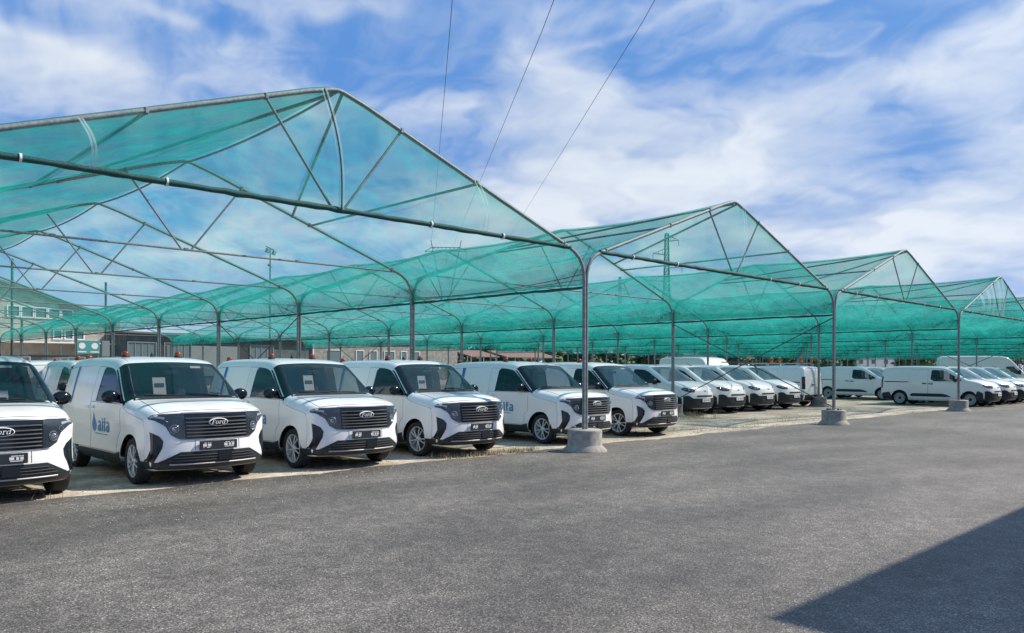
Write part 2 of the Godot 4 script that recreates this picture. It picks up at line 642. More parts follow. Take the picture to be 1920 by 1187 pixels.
func make_sky() -> ImageTexture:
	sky_a = noise(7, 1.25, 6); sky_a.fractal_gain = 0.5
	sky_b = noise(8, 1.1, 4)
	sky_c = noise(9, 2.6, 6); sky_c.fractal_gain = 0.58
	var w := 1024
	var h := 512
	var data := PackedFloat32Array()
	data.resize(w * h * 3)
	for y in h:
		var el := (0.5 - (y + 0.5) / h) * PI
		for x in w:
			var k := (y * w + x) * 3
			if el <= 0.0:
				data[k] = 0.20; data[k + 1] = 0.20; data[k + 2] = 0.195
				continue
			var c := sky_color((x + 0.5) / w * TAU, el)
			data[k] = c.r; data[k + 1] = c.g; data[k + 2] = c.b
	var im := Image.create_from_data(w, h, false, Image.FORMAT_RGBF, data.to_byte_array())
	im.resize(w * 4, h * 4, Image.INTERPOLATE_CUBIC)
	# the part with the finest cloud structure again, four times as fine
	var x0 := 30
	var x1 := 1010
	var y0 := 710
	var y1 := 1024
	var cw := x1 - x0
	var ch := y1 - y0
	var fine := PackedFloat32Array()
	fine.resize(cw * ch * 3)
	for y in ch:
		var el := (0.5 - (y0 + y + 0.5) / (h * 4.0)) * PI
		for x in cw:
			var c := sky_color((x0 + x + 0.5) / (w * 4.0) * TAU, el)
			var k := (y * cw + x) * 3
			fine[k] = c.r; fine[k + 1] = c.g; fine[k + 2] = c.b
	im.blit_rect(Image.create_from_data(cw, ch, false, Image.FORMAT_RGBF, fine.to_byte_array()), Rect2i(0, 0, cw, ch), Vector2i(x0, y0))
	return ImageTexture.create_from_image(im)


func _ready() -> void:
	rng.seed = 20240607
	# camera
	var cam := Camera3D.new()
	cam.name = "camera"
	cam.projection = Camera3D.PROJECTION_FRUSTUM
	cam.near = 0.1
	cam.far = 3000.0
	cam.size = 2.0 * 593.5 / 1483.24 * cam.near
	cam.frustum_offset = Vector2(0.0, 96.98 / 1483.24 * cam.near)
	add_child(cam)
	cam.position = Vector3(-11.789, 1.62, 10.192)
	cam.basis = Basis(Vector3.UP, -0.765839) * Basis(Vector3.BACK, 0.003236)
	cam.current = true
	# sky, sun, exposure
	var env := Environment.new()
	env.background_mode = Environment.BG_SKY
	var pano := PanoramaSkyMaterial.new()
	pano.panorama = make_sky()
	env.sky = Sky.new()
	env.sky.sky_material = pano
	env.tonemap_mode = Environment.TONE_MAPPER_LINEAR
	env.tonemap_exposure = 1.32
	env.sdfgi_enabled = true
	env.ssao_enabled = true
	env.ssil_enabled = true
	var we := WorldEnvironment.new()
	we.name = "world"
	we.environment = env
	add_child(we)
	var sun := DirectionalLight3D.new()
	sun.name = "sun"
	sun.light_color = Color(1.0, 0.96, 0.90)
	sun.light_energy = 1.6
	sun.light_angular_distance = 0.5
	sun.shadow_enabled = true
	add_child(sun)
	sun.look_at_from_position(Vector3.ZERO, -Vector3(0.883, 1.0, 0.469), Vector3.UP)
	# the place
	make_materials()
	build_ground()
	build_canopies()
	build_buildings()
	build_bases()
	build_vans()
	build_far_things()
	build_small_things()


# ------------------------------------------------------------------ ground
func build_ground() -> void:
	# packed gravel and dust of the parking ground, out to the horizon
	var dust := mat(Color(1, 1, 1), 0.95, 0.0, 0.2)
	dust.albedo_texture = speckle(512, 41, 0.62, 0.97, Color(1.0, 0.945, 0.86))
	dust.uv1_scale = Vector3.ONE
	var blot := noise_tex(42, 0.015, 0.72, 1.0, 512, 5)
	dust.detail_enabled = true
	dust.detail_albedo = blot
	dust.detail_blend_mode = BaseMaterial3D.BLEND_MODE_MUL
	dust.detail_uv_layer = BaseMaterial3D.DETAIL_UV_2
	M.dust = dust
	struct("ground", sheet(Rect2(-900, -1500, 2600, 1900), -0.03, 3.0, 22.0), dust)
	# asphalt road in front of the canopies
	var tar := mat(Color(1, 1, 1), 0.62, 0.0, 0.5)
	tar.albedo_texture = speckle(1024, 43, 0.24, 0.70, Color(1.0, 0.95, 0.885))
	tar.heightmap_enabled = true
	tar.heightmap_texture = noise_tex(44, 0.35, 0.0, 1.0, 1024, 2)
	tar.heightmap_scale = 0.35
	tar.detail_enabled = true
	tar.detail_albedo = noise_tex(45, 0.012, 0.70, 1.0, 512, 5)
	tar.detail_blend_mode = BaseMaterial3D.BLEND_MODE_MUL
	tar.detail_uv_layer = BaseMaterial3D.DETAIL_UV_2
	M.tar = tar
	# its edge against the gravel wanders a little
	var edge := noise(46, 0.35, 3)
	var a := PackedVector3Array()
	var sh := MeshMaker.new()
	var xs := PackedFloat32Array()
	var x := -40.0
	while x < 90.0:
		xs.append(x)
		x += 0.25
	xs.append(600.0)
	xs.insert(0, -500.0)
	for xx in xs:
		var z := -0.68 + 0.16 * edge.get_noise_1d(xx) + 0.05 * edge.get_noise_1d(xx * 5.0 + 90.0)
		if xx > 24.0:
			z += minf((xx - 24.0) * 0.04, 0.5)
		a.append(Vector3(xx, 0.0, z))
	for i in a.size() - 1:
		var p := a[i]
		var q := a[i + 1]
		sh.q(Vector3(p.x, -0.028, p.z - 0.06), Vector3(q.x, -0.028, q.z - 0.06), q, p, 6.6, 30.0)
		sh.q(p, q, Vector3(q.x, 0, 14.0), Vector3(p.x, 0, 14.0), 6.6, 30.0)
		sh.q(Vector3(p.x, 0, 14.0), Vector3(q.x, 0, 14.0), Vector3(q.x, 0, 160.0), Vector3(p.x, 0, 160.0), 6.6, 30.0)
	struct("asphalt_road", sh.mesh(), tar)


func sheet(r: Rect2, y: float, tile: float, big: float) -> ArrayMesh:
	var m := MeshMaker.new()
	m.q(Vector3(r.position.x, y, r.position.y), Vector3(r.end.x, y, r.position.y), Vector3(r.end.x, y, r.end.y), Vector3(r.position.x, y, r.end.y), tile, big)
	return m.mesh()


class MeshMaker:
	var v := PackedVector3Array()
	var n := PackedVector3Array()
	var a := PackedVector2Array()
	var b := PackedVector2Array()

	func q(p: Vector3, r: Vector3, s: Vector3, t: Vector3, tile: float, big: float) -> void:
		for c in [p, r, s, p, s, t]:
			v.append(c)
			n.append(Vector3.UP)
			a.append(Vector2(c.x, c.z) / tile)
			b.append(Vector2(c.x / big, c.z / big * 2.2))

	func mesh() -> ArrayMesh:
		var x := []
		x.resize(Mesh.ARRAY_MAX)
		x[Mesh.ARRAY_VERTEX] = v
		x[Mesh.ARRAY_NORMAL] = n
		x[Mesh.ARRAY_TEX_UV] = a
		x[Mesh.ARRAY_TEX_UV2] = b
		var m := ArrayMesh.new()
		m.add_surface_from_arrays(Mesh.PRIMITIVE_TRIANGLES, x)
		return m


# ------------------------------------------------------------------ canopies
# half of the arch outline in the plane of the road: (distance from the post line, height)
func arch_half(lift := 0.0) -> PackedVector2Array:
	var o := PackedVector2Array()
	var mid := BAY / 2.0
	if lift == 0.0:
		o.append(Vector2(0.036, 0.02))
		o.append(Vector2(0.036, 3.36))
	else:
		o.append(Vector2(0.045, GUTTER + 0.02))
		o.append(Vector2(0.036, 3.36))
	for p in [Vector2(0.048, 3.50), Vector2(0.10, 3.65), Vector2(0.19, 3.775), Vector2(0.32, 3.875), Vector2(0.50, 3.955)]:
		o.append(p)
	var slope := (RIDGE - 3.955) / (mid - 0.5)
	for x in [1.2, 2.0, 2.85, 3.6, 4.43, 5.1]:
		o.append(Vector2(x, 3.955 + (x - 0.5) * slope))
	o.append(Vector2(mid - 0.22, RIDGE - 0.095))
	o.append(Vector2(mid - 0.08, RIDGE - 0.055))
	o.append(Vector2(mid, RIDGE - 0.045))
	if lift > 0.0:
		for i in o.size():
			var t := (o[mini(i + 1, o.size() - 1)] - o[maxi(i - 1, 0)]).normalized()
			o[i] += Vector2(-t.y, t.x) * lift * (1.0 if i > 1 else 0.3)
		o[o.size() - 1].x = mid
	return o


func to_bay(p: Vector2, left: bool, z := 0.0) -> Vector3:
	return Vector3(p.x if left else BAY - p.x, p.y, z)


func make_arch(called: String, first: bool) -> Node3D:
	var o := Node3D.new()
	o.name = called
	var h := arch_half()
	for left in [true, false]:
		var leg := PackedVector3Array()
		for i in 7:
			leg.append(to_bay(h[i], left))
		var s := Sh.new()
		s.tube(leg, 0.034, 10)
		part("leg", s, M.tube, o)
		var raf := PackedVector3Array()
		for i in range(6, h.size()):
			raf.append(to_bay(h[i], left))
		s = Sh.new()
		s.tube(raf, 0.036 if first else 0.030, 8)
		for x in [0.62, 2.85, 4.43]:   # clamps
			var c := raf[0].lerp(raf[raf.size() - 4], (x - 0.5) / 4.6)
			s.box(c, Vector3(0.05, 0.085, 0.085), 0.01)
		part("rafter", s, M.tube, o)
		s = Sh.new()
		s.bar(to_bay(Vector2(4.44, 3.955 + 3.94 * (RIDGE - 3.955) / (BAY / 2 - 0.5) - 0.03), left), to_bay(Vector2(BAY / 2 - 0.09, BEAM), left), 0.020, 7)
		part("strut", s, M.tube, o)
	var b := Sh.new()
	if first:
		var pts := PackedVector3Array()
		var rad := PackedFloat32Array()
		var f := noise(71, 1.3, 3)
		for i in 61:
			var x := lerpf(0.44, BAY - 0.44, i / 60.0)
			pts.append(Vector3(x, BEAM + 0.008 * f.get_noise_1d(x * 2.0 + 9.0), 0.012 * f.get_noise_1d(x * 2.0)))
			rad.append(0.041 + 0.010 * f.get_noise_1d(x * 3.0 + 30.0))
		b.tube(pts, 0.05, 9, true, rad)
		part("tie_beam", b, M.rolled_net, o)
		for x in [1.5, 3.1, 7.3, 8.9]:
			b = Sh.new()
			b.lathe(PackedVector2Array([Vector2(0, -0.012), Vector2(0.058, -0.012), Vector2(0.058, 0.012), Vector2(0, 0.012)]), 10, Transform3D(Basis(Vector3.BACK, PI / 2), Vector3(x, BEAM, 0)))
			part("clip", b, M.white_trim, o)
	else:
		b.bar(Vector3(0.46, BEAM, 0), Vector3(BAY - 0.46, BEAM, 0), 0.022, 7)
		for x in [3.2, BAY / 2, 8.0]:
			b.box(Vector3(x, BEAM + 0.01, 0), Vector3(0.1, 0.06, 0.06), 0.01)
		part("tie_beam", b, M.tube, o)
	return o


# one span of net over one slope, hung between two arches
func net_slope(left: bool, seed_: int, sag: float) -> ArrayMesh:
	var h := arch_half(0.05)
	var len := PackedFloat32Array([0.0])
	for i in h.size() - 1:
		len.append(len[i] + h[i].distance_to(h[i + 1]))
	var total := len[len.size() - 1]
	var nu := 20
	var nv := 30
	var wr := noise(seed_, 0.55, 3)
	var fine := noise(seed_ + 3, 1.7, 3)
	var f := func(u: float, w: float) -> Vector3:   # u along the span, w up the slope
		var l := w * total
		var i := 0
		while i < len.size() - 2 and len[i + 1] < l:
			i += 1
		var p := h[i].lerp(h[i + 1], clampf((l - len[i]) / (len[i + 1] - len[i]), 0.0, 1.0))
		var tt := (h[i + 1] - h[i]).normalized()
		var nn := Vector2(-tt.y, tt.x)
		var hang := sin(PI * u)
		hang = pow(hang, 0.8)
		var belly := sin(PI * pow(w, 0.75))
		var drop := hang * (sag * belly + 0.10 * w * w)
		drop += hang * belly * smoothstep(0.05, 0.3, w) * (0.09 * wr.get_noise_2d(u * 3.0 + w * 5.0, w * 2.0 - u * 1.4) + 0.03 * fine.get_noise_2d(u * 6.0 + w * 14.0, w * 5.0))
		p += Vector2(-nn.x * drop * 0.35, -drop) if w < 0.985 else Vector2(0, -drop)
		return to_bay(p, left, -u * SPAN)
	var s := Sh.new()
	var g := []
	for i in nu + 1:
		var row := []
		for j in nv + 1:
			var u := float(i) / nu
			var w := float(j) / nv
			var c: Vector3 = f.call(u, w)
			var du: Vector3 = f.call(minf(u + 0.01, 1), w) - f.call(maxf(u - 0.01, 0), w)
			var dw: Vector3 = f.call(u, minf(w + 0.01, 1)) - f.call(u, maxf(w - 0.01, 0))
			var m := du.cross(dw).normalized()
			if m.y < 0.0:
				m = -m
			row.append([c, m, Vector2(u * 1.0, w * 1.3)])
		g.append(row)
	for i in nu:
		for j in nv:
			var a: Array = g[i][j]
			var b: Array = g[i + 1][j]
			var c: Array = g[i + 1][j + 1]
			var d: Array = g[i][j + 1]
			s.tri(a[0], b[0], c[0], a[1], b[1], c[1], a[2], b[2], c[2])
			s.tri(a[0], c[0], d[0], a[1], c[1], d[1], a[2], c[2], d[2])
	return s.mesh()


func gable_net() -> ArrayMesh:
	var h := arch_half()
	var top := PackedVector2Array()
	for i in range(6, h.size()):
		top.append(h[i])
	for i in range(h.size() - 2, 5, -1):
		top.append(Vector2(BAY - h[i].x, h[i].y))
	var wv := noise(91, 0.6, 3)
	var s := Sh.new()
	var nx := 44
	var ny := 10
	var height := func(x: float) -> float:
		for i in top.size() - 1:
			if top[i].x <= x and top[i + 1].x >= x:
				return lerpf(top[i].y, top[i + 1].y, (x - top[i].x) / maxf(top[i + 1].x - top[i].x, 1e-6))
		return BEAM
	var f := func(i: int, j: int) -> Vector3:
		var x := lerpf(0.5, BAY - 0.5, float(i) / nx)
		var hy: float = height.call(x)
		var w := float(j) / ny
		var bulge := sin(PI * w) * (0.05 + 0.10 * wv.get_noise_2d(x * 1.6, w * 0.5)) * clampf((hy - BEAM) * 1.2, 0, 1)
		return Vector3(x, lerpf(BEAM, hy, w), 0.02 + bulge)
	for i in nx:
		for j in ny:
			var a: Vector3 = f.call(i, j)
			var b: Vector3 = f.call(i + 1, j)
			var c: Vector3 = f.call(i + 1, j + 1)
			var d: Vector3 = f.call(i, j + 1)
			var m := (b - a).cross(d - a).normalized() if a.distance_to(d) > 1e-4 else Vector3.BACK
			if m.z < 0.0:
				m = -m
			var k := func(p: Vector3) -> Vector2: return Vector2(p.x * 0.22, p.y * 0.3)
			s.tri(a, b, c, m, m, m, k.call(a), k.call(b), k.call(c))
			s.tri(a, c, d, m, m, m, k.call(a), k.call(c), k.call(d))
	return s.mesh()


func strap_mesh(x0: float, x1: float, gap: float, wide := 0.014) -> ArrayMesh:
	# two overlapped edges of net sewn together: pale bands beside a dark cord
	var h := BAY / 2.0
	var slope := (RIDGE - 3.955) / (h - 0.5)
	var top := minf(3.955 + (minf(x0, BAY - x0) - 0.5) * slope, RIDGE - 0.05)
	var s := Sh.new()
	for k in [-1.0, 1.0]:
		var prev := Vector3.ZERO
		for i in 13:
			var w := i / 12.0
			var c := Vector3(lerpf(x1, x0, w) + 0.05 * sin(PI * w), lerpf(BEAM, top, w), 0.05 + 0.09 * sin(PI * w))
			c.x += k * gap
			if i > 0:
				s.quad(prev + Vector3(-wide, 0, 0), prev + Vector3(wide, 0, 0), c + Vector3(wide, 0, 0), c + Vector3(-wide, 0, 0), Vector3.BACK)
			prev = c
	return s.mesh()


func brace_mesh(a: Vector3, b: Vector3, r: float, sag := 0.0) -> ArrayMesh:
	var s := Sh.new()
	var pts := PackedVector3Array()
	var m := 12 if sag > 0.0 else 2
	for i in m:
		var w := float(i) / (m - 1)
		pts.append(a.lerp(b, w) - Vector3(0, sag * 4.0 * w * (1.0 - w), 0))
	s.tube(pts, r, 7)
	return s.mesh()


func build_canopies() -> void:
	var ord := ["nearest", "second", "third", "fourth", "fifth", "sixth", "seventh", "eighth", "ninth", "tenth", "eleventh", "farthest"]
	var extra := ["filling the upper left of the photo", "with its gable in front of the lattice pylon", "with its gable over the lone side-on van",
		"bright folds in its gable net at the right edge", "seen below the gables of the nearer ones", "seen through the nets of the nearer ones", "", "", "", "", "", "by the far trees"]
	var first := make_arch("arch_frame", true)
	var later := make_arch("arch_frame", false)
	var nets := {true: [], false: []}
	for v in 3:
		nets[true].append(net_slope(true, 100 + v, 0.26 + 0.05 * v))
		nets[false].append(net_slope(false, 200 + v, 0.24 + 0.05 * v))
	var gable := gable_net()
	var slope := (RIDGE - 3.955) / (BAY / 2 - 0.5)
	var gut := Sh.new()
	var gp := PackedVector3Array()
	var gr := PackedFloat32Array()
	var gf := noise(77, 0.9, 3)
	for i in 181:
		var z := -float(i) / 180.0 * SPAN * (ARCHES - 1)
		gp.append(Vector3(0, GUTTER - 0.035 + 0.012 * gf.get_noise_1d(z), z))
		gr.append(0.028 + 0.008 * gf.get_noise_1d(z * 2.2 + 50))
	gut.tube(gp, 0.042, 7, true, gr)
	var gutter := gut.mesh()
	var ridge := brace_mesh(Vector3(BAY / 2, RIDGE - 0.06, 0), Vector3(BAY / 2, RIDGE - 0.06, -SPAN), 0.020, 0.10)
	var q_l := Vector2(2.85, 3.955 + 2.35 * slope - 0.02)
	var purl := [brace_mesh(to_bay(q_l, true), to_bay(q_l, true, -SPAN), 0.024), brace_mesh(to_bay(q_l, false), to_bay(q_l, false, -SPAN), 0.024)]
	var q_b := Vector2(3.27, 3.955 + 2.77 * slope - 0.02)
	var diag := [brace_mesh(Vector3(BAY / 2 - 0.06, RIDGE - 0.1, 0), to_bay(q_b, true, -SPAN), 0.026), brace_mesh(Vector3(BAY / 2 + 0.06, RIDGE - 0.1, 0), to_bay(q_b, false, -SPAN), 0.026)]
	var cross := [brace_mesh(Vector3(0, 0.5, 0), Vector3(0, GUTTER - 0.1, -SPAN), 0.016), brace_mesh(Vector3(0, GUTTER - 0.1, 0), Vector3(0, 0.5, -SPAN), 0.016)]
	var k0 := noise(55, 3.1, 1)
	for j in BAYS:
		var label: String = ord[j] + " green net canopy bay"
		if extra[j] != "":
			label += ", " + extra[j]
		else:
			label += " counted along the road"
		var c := thing("shade_canopy", label, "canopy", Vector3((j - 1) * BAY, 0, 0), 0.0, "green net canopies in a row along the road")
		for a in ARCHES:
			var f: Node3D = (first if a == 0 else later).duplicate()
			f.name = "arch_frame"
			c.add_child(f, true)
			f.position = Vector3(0, 0, -a * SPAN)
		for a in ARCHES - 1:
			for left in [true, false]:
				var v := absi(int(k0.get_noise_2d(a * 3.7 + j, (9.0 if left else 2.0) + j * 5.1) * 30.0)) % 3
				var p := part("net_panel", nets[left][v], (M.net_dense if j == 0 else M.net_middle) if left else M.net, c)
				p.position = Vector3(0, 0, -a * SPAN)
			part("ridge_wire", ridge, M.tube, c).position = Vector3(0, 0, -a * SPAN)
		part("gable_net", gable, M.net_gable, c)
		part("gutter_rail", gutter, M.rolled_net, c).position = Vector3(BAY, 0, 0)
		for k in 2:
			part("purlin", purl[k], M.tube, c)
			part("brace", diag[k], M.tube, c)
		if j in [1, 3]:
			for k in 2:
				part("cross_cable", cross[k], M.wire, c).position = Vector3(BAY, 0, 0)
		if j in [0, 1]:
			for k in 2:
				part("cross_cable", cross[k], M.wire, c).position = Vector3(BAY, 0, -2 * SPAN if j == 0 else -4 * SPAN)
		if j == 0:
			part("seam_strap", strap_mesh(5.31, 5.60, 0.035), M.strap, c)
			part("seam_strap", strap_mesh(2.10, 2.23, 0.02), M.strap, c)
			part("seam_strap", strap_mesh(8.25, 8.43, 0.045), M.strap, c)
			var w := Sh.new()
			var pts := PackedVector3Array()
			for i in 13:
				var u := i / 12.0
				pts.append(Vector3(lerpf(5.60, 5.31, u) + 0.05 * sin(PI * u), lerpf(BEAM, 5.66, u), 0.055 + 0.09 * sin(PI * u)))
			w.tube(pts, 0.011, 6)
			part("lacing_cord", w, M.wire, c)
			# loose wires along the first gutter
			part("wire", brace_mesh(Vector3(BAY, GUTTER + 0.23, 0), Vector3(BAY, GUTTER + 0.1, -SPAN), 0.008, 0.1), M.wire, c)
			part("wire", brace_mesh(Vector3(BAY, GUTTER + 0.12, 0), Vector3(BAY, GUTTER + 0.06, -SPAN), 0.006, 0.04), M.wire, c)
		if j in [1, 2]:
			part("seam_strap", strap_mesh(5.9 if j == 1 else 5.2, 5.7 if j == 1 else 5.1, 0.05), M.strap, c)
		if j == 3:
			for x in [2.6, 3.4, 4.1, 4.9, 5.5]:
				part("net_fold", strap_mesh(x, x + 0.06, 0.10, 0.07), M.strap, c)
	first.free()
	later.free()


func build_bases() -> void:
	var prof := PackedVector2Array([Vector2(0, 0.43), Vector2(0.32, 0.43), Vector2(0.335, 0.415), Vector2(0.338, 0.40), Vector2(0.338, 0.14), Vector2(0.345, 0.115), Vector2(0.43, 0.035), Vector2(0.437, 0.0)])
	var spots := [[0, 0, "round concrete base of the nearest twin post, rust stained on its lit side"], [1, 0, "concrete base with a broken dark rim, cross cables tied to it"],
		[2, 0, "clean pale concrete base in front of the lone side-on van"], [1, 1, "small concrete base right of the last grille-fronted van, cable running into it"],
		[2, 1, "shaded concrete base behind the broken-rimmed one, by the van with open racks"], [3, 0, "concrete base just beyond the right edge of the photo"],
		[0, 1, "concrete base hidden between the parked vans, second along the first post line"], [3, 1, "concrete base behind the row of vans at the right edge"], [-1, 0, "concrete base of the post outside the left edge"]]
	for sp in spots:
		var o := thing("concrete_base", sp[2], "concrete base", Vector3(sp[0] * BAY, 0 if sp[1] == 0 else -0.03, -sp[1] * SPAN), rng.randf() * TAU, "round concrete bases of the canopy posts")
		var s := Sh.new()
		s.lathe(prof, 40)
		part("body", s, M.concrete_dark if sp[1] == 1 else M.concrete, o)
		for a in [0.4, 2.6]:
			s = Sh.new()
			var pts := PackedVector3Array()
			for i in 9:
				var t := PI * i / 8.0
				pts.append(Vector3(0.22 * cos(a) + 0.03 * cos(t) * cos(a), 0.425 + 0.055 * sin(t), 0.22 * sin(a) + 0.03 * cos(t) * sin(a)))
			s.tube(pts, 0.007, 6)
			part("lifting_loop", s, M.steel_wheel, o)
		if sp[0] == 1 and sp[1] == 0:
			s = Sh.new()
			for i in 7:
				var a := rng.randf() * TAU
				s.box(Vector3(0.2 * cos(a), 0.45, 0.2 * sin(a)), Vector3(0.09, 0.05, 0.07) * rng.randf_range(0.6, 1.2), 0.012, Basis(Vector3.UP, a))
			part("rubble", s, M.concrete_dark, o)


# ------------------------------------------------------------------ vans
func poly(a: Array) -> PackedVector2Array:
	var o := PackedVector2Array()
	for i in range(0, a.size(), 2):
		o.append(Vector2(a[i], a[i + 1]))
	return o


func mirror(p: PackedVector2Array) -> PackedVector2Array:
	var o := PackedVector2Array()
	for q in p:
		o.append(Vector2(-q.x, q.y))
	o.reverse()
	return o


func disc(c: Vector2, r: float, m := 28) -> PackedVector2Array:
	var o := PackedVector2Array()
	for k in m:
		o.append(c + Vector2(cos(TAU * k / m), sin(TAU * k / m)) * r)
	return o


func grow(p: PackedVector2Array, by: float) -> PackedVector2Array:
	return Geometry2D.offset_polygon(p, by, Geometry2D.JOIN_MITER)[0]


func hull(ctrl: Array, half: float, r: float, bend: Callable) -> Hull:
	var h := Hull.new()
	h.half = half
	h.R = r
	h.bend = bend
	h.setup(poly(ctrl))
	return h


# shell: sides with openings, rounded edge strips, top strip with openings
func van_shell(h: Hull, axles: Array, arch_r: float, side_holes: Array, top_holes: Array) -> Sh:
	var s := Sh.new()
	var arches := []
	for z in axles:
		arches.append(disc(Vector2(z, 0.33), arch_r, 40))
	for sg in [-1.0, 1.0]:
		h.patch(s, h.inner, arches + side_holes, Vector2(0.13, 0.10), h.side_f(sg))
		var m := h.P.size()
		for i in m:
			var mid: Vector2 = (h.P[i] + h.P[(i + 1) % m]) * 0.5
			var skip := false
			for z in axles:
				if mid.distance_to(Vector2(z, 0.33)) < arch_r + 0.01:
					skip = true
			if skip:
				continue
			var st := h.L / m
			for a in 6:
				var q := []
				for e in [[i, a], [i + 1, a], [i + 1, a + 1], [i, a + 1]]:
					var f: float = minf(PI / 2 * e[1] / 6.0, PI / 2 - 0.001)
					var sv: float = e[0] * st
					var c := h.front(sg * (h.half - h.R + h.R * sin(f)), sv)
					var ds := h.front(sg * (h.half - h.R + h.R * sin(f)), sv + 0.01) - h.front(sg * (h.half - h.R + h.R * sin(f)), sv - 0.01)
					var da := h.front(sg * (h.half - h.R + h.R * sin(minf(f + 0.05, PI / 2 - 0.001))), sv) - h.front(sg * (h.half - h.R + h.R * sin(maxf(f - 0.05, -0.05))), sv)
					var g := ds.cross(da).normalized()
					var nn: Vector2 = h.N[e[0] % m]
					if g.dot(Vector3(sg * sin(f), nn.y * cos(f), nn.x * cos(f))) < 0.0:
						g = -g
					q.append([c, g])
				s.tri(q[0][0], q[1][0], q[2][0], q[0][1], q[1][1], q[2][1])
				s.tri(q[0][0], q[2][0], q[3][0], q[0][1], q[2][1], q[3][1])
	# from under the nose over the roof to under the tail
	var w := h.half - h.R
	var s1 := h.s_of_y(0.30) - 0.16
	h.patch(s, PackedVector2Array([Vector2(-w, s1), Vector2(w, s1), Vector2(w, h.L * 0.74), Vector2(-w, h.L * 0.74)]), top_holes, Vector2(0.16, 0.08), h.front_s())
	return s


func wheel(parent: Node3D, at: Vector3, sg: float, r: float, kind: String) -> void:
	var wn := Node3D.new()
	wn.name = "wheel"
	parent.add_child(wn, true)
	wn.position = at
	wn.rotation.x = 0.35 * at.z
	var out := Transform3D(Basis(Vector3.BACK, -sg * PI / 2), Vector3.ZERO)   # y of the lathe points outwards
	var s := Sh.new()
	var rr := r * 0.70
	s.lathe(PackedVector2Array([Vector2(rr, -0.10), Vector2(r - 0.03, -0.10), Vector2(r - 0.008, -0.085), Vector2(r, -0.06), Vector2(r, 0.06), Vector2(r - 0.008, 0.085), Vector2(r - 0.03, 0.102), Vector2(rr + 0.02, 0.098), Vector2(rr, 0.085)]), 36, out)
	part("tyre", s, M.tyre, wn)
	s = Sh.new()
	var hub := Sh.new()
	if kind == "alloy":
		s.lathe(PackedVector2Array([Vector2(rr - 0.03, -0.05), Vector2(rr - 0.02, 0.07), Vector2(rr - 0.012, 0.088), Vector2(rr + 0.004, 0.09), Vector2(rr + 0.006, 0.08)]), 36, out)
		for k in 10:
			var a := TAU * (k / 2 + (0.17 if k % 2 else -0.17)) / 5.0
			var a2 := TAU * (k / 2 + (0.115 if k % 2 else -0.115)) / 5.0 * 1.0
			var p0 := out * Vector3(cos(a2) * 0.045, 0.075, sin(a2) * 0.045)
			var p1 := out * Vector3(cos(a) * (rr - 0.015), 0.078, sin(a) * (rr - 0.015))
			s.tube(PackedVector3Array([p0, p0.lerp(p1, 0.5) + Vector3(sg * 0.006, 0, 0), p1]), 0.013, 6)
		hub.lathe(PackedVector2Array([Vector2(0, 0.092), Vector2(0.03, 0.09), Vector2(0.055, 0.075), Vector2(0.06, 0.05)]), 18, out)
		part("rim", s, M.alloy, wn)
		part("hub_cap", hub, M.alloy, wn)
	else:
		s.lathe(PackedVector2Array([Vector2(0.06, 0.045), Vector2(0.10, 0.062), Vector2(rr - 0.07, 0.07), Vector2(rr - 0.045, 0.04), Vector2(rr - 0.02, 0.07), Vector2(rr - 0.012, 0.088), Vector2(rr + 0.004, 0.09), Vector2(rr + 0.006, 0.08)]), 36, out)
		part("rim", s, M.steel_wheel, wn)
		hub.lathe(PackedVector2Array([Vector2(0, 0.085), Vector2(0.055, 0.08), Vector2(0.07, 0.06), Vector2(0.07, 0.04)]), 18, out)
		for k in 10:
			var a := TAU * k / 10.0
			hub.box(out * Vector3(cos(a) * (rr - 0.085), 0.071, sin(a) * (rr - 0.085)), Vector3(0.006, 0.026, 0.026), 0.0)
		part("hub_cap", hub, M.black, wn)
	var back := Sh.new()
	back.lathe(PackedVector2Array([Vector2(0, -0.02), Vector2(0.13, -0.02), Vector2(0.13, 0.0), Vector2(0, 0.0)]), 20, out)
	back.lathe(PackedVector2Array([Vector2(0, -0.055), Vector2(rr - 0.02, -0.055)]), 20, out)
	part("brake", back, M.dark, wn)


func wells(o: Node3D, z: float, r: float, x0: float, x1: float) -> void:
	for sg in [-1.0, 1.0]:
		var s := Sh.new()
		var m := 20
		for k in m:
			var a := -0.35 + (PI + 0.7) * k / m
			var b := -0.35 + (PI + 0.7) * (k + 1) / m
			var p := Vector3(0, 0.33 + r * sin(a), z + r * cos(a))
			var q := Vector3(0, 0.33 + r * sin(b), z + r * cos(b))
			s.quad(p + Vector3(sg * x0, 0, 0), q + Vector3(sg * x0, 0, 0), q + Vector3(sg * x1, 0, 0), p + Vector3(sg * x1, 0, 0), Vector3(0, 0.33, z) - p)
			s.flat3(p + Vector3(sg * x0, 0, 0), q + Vector3(sg * x0, 0, 0), Vector3(sg * x0, 0.33, z), Vector3(sg, 0, 0))
		part("wheel_well", s, M.black, o)


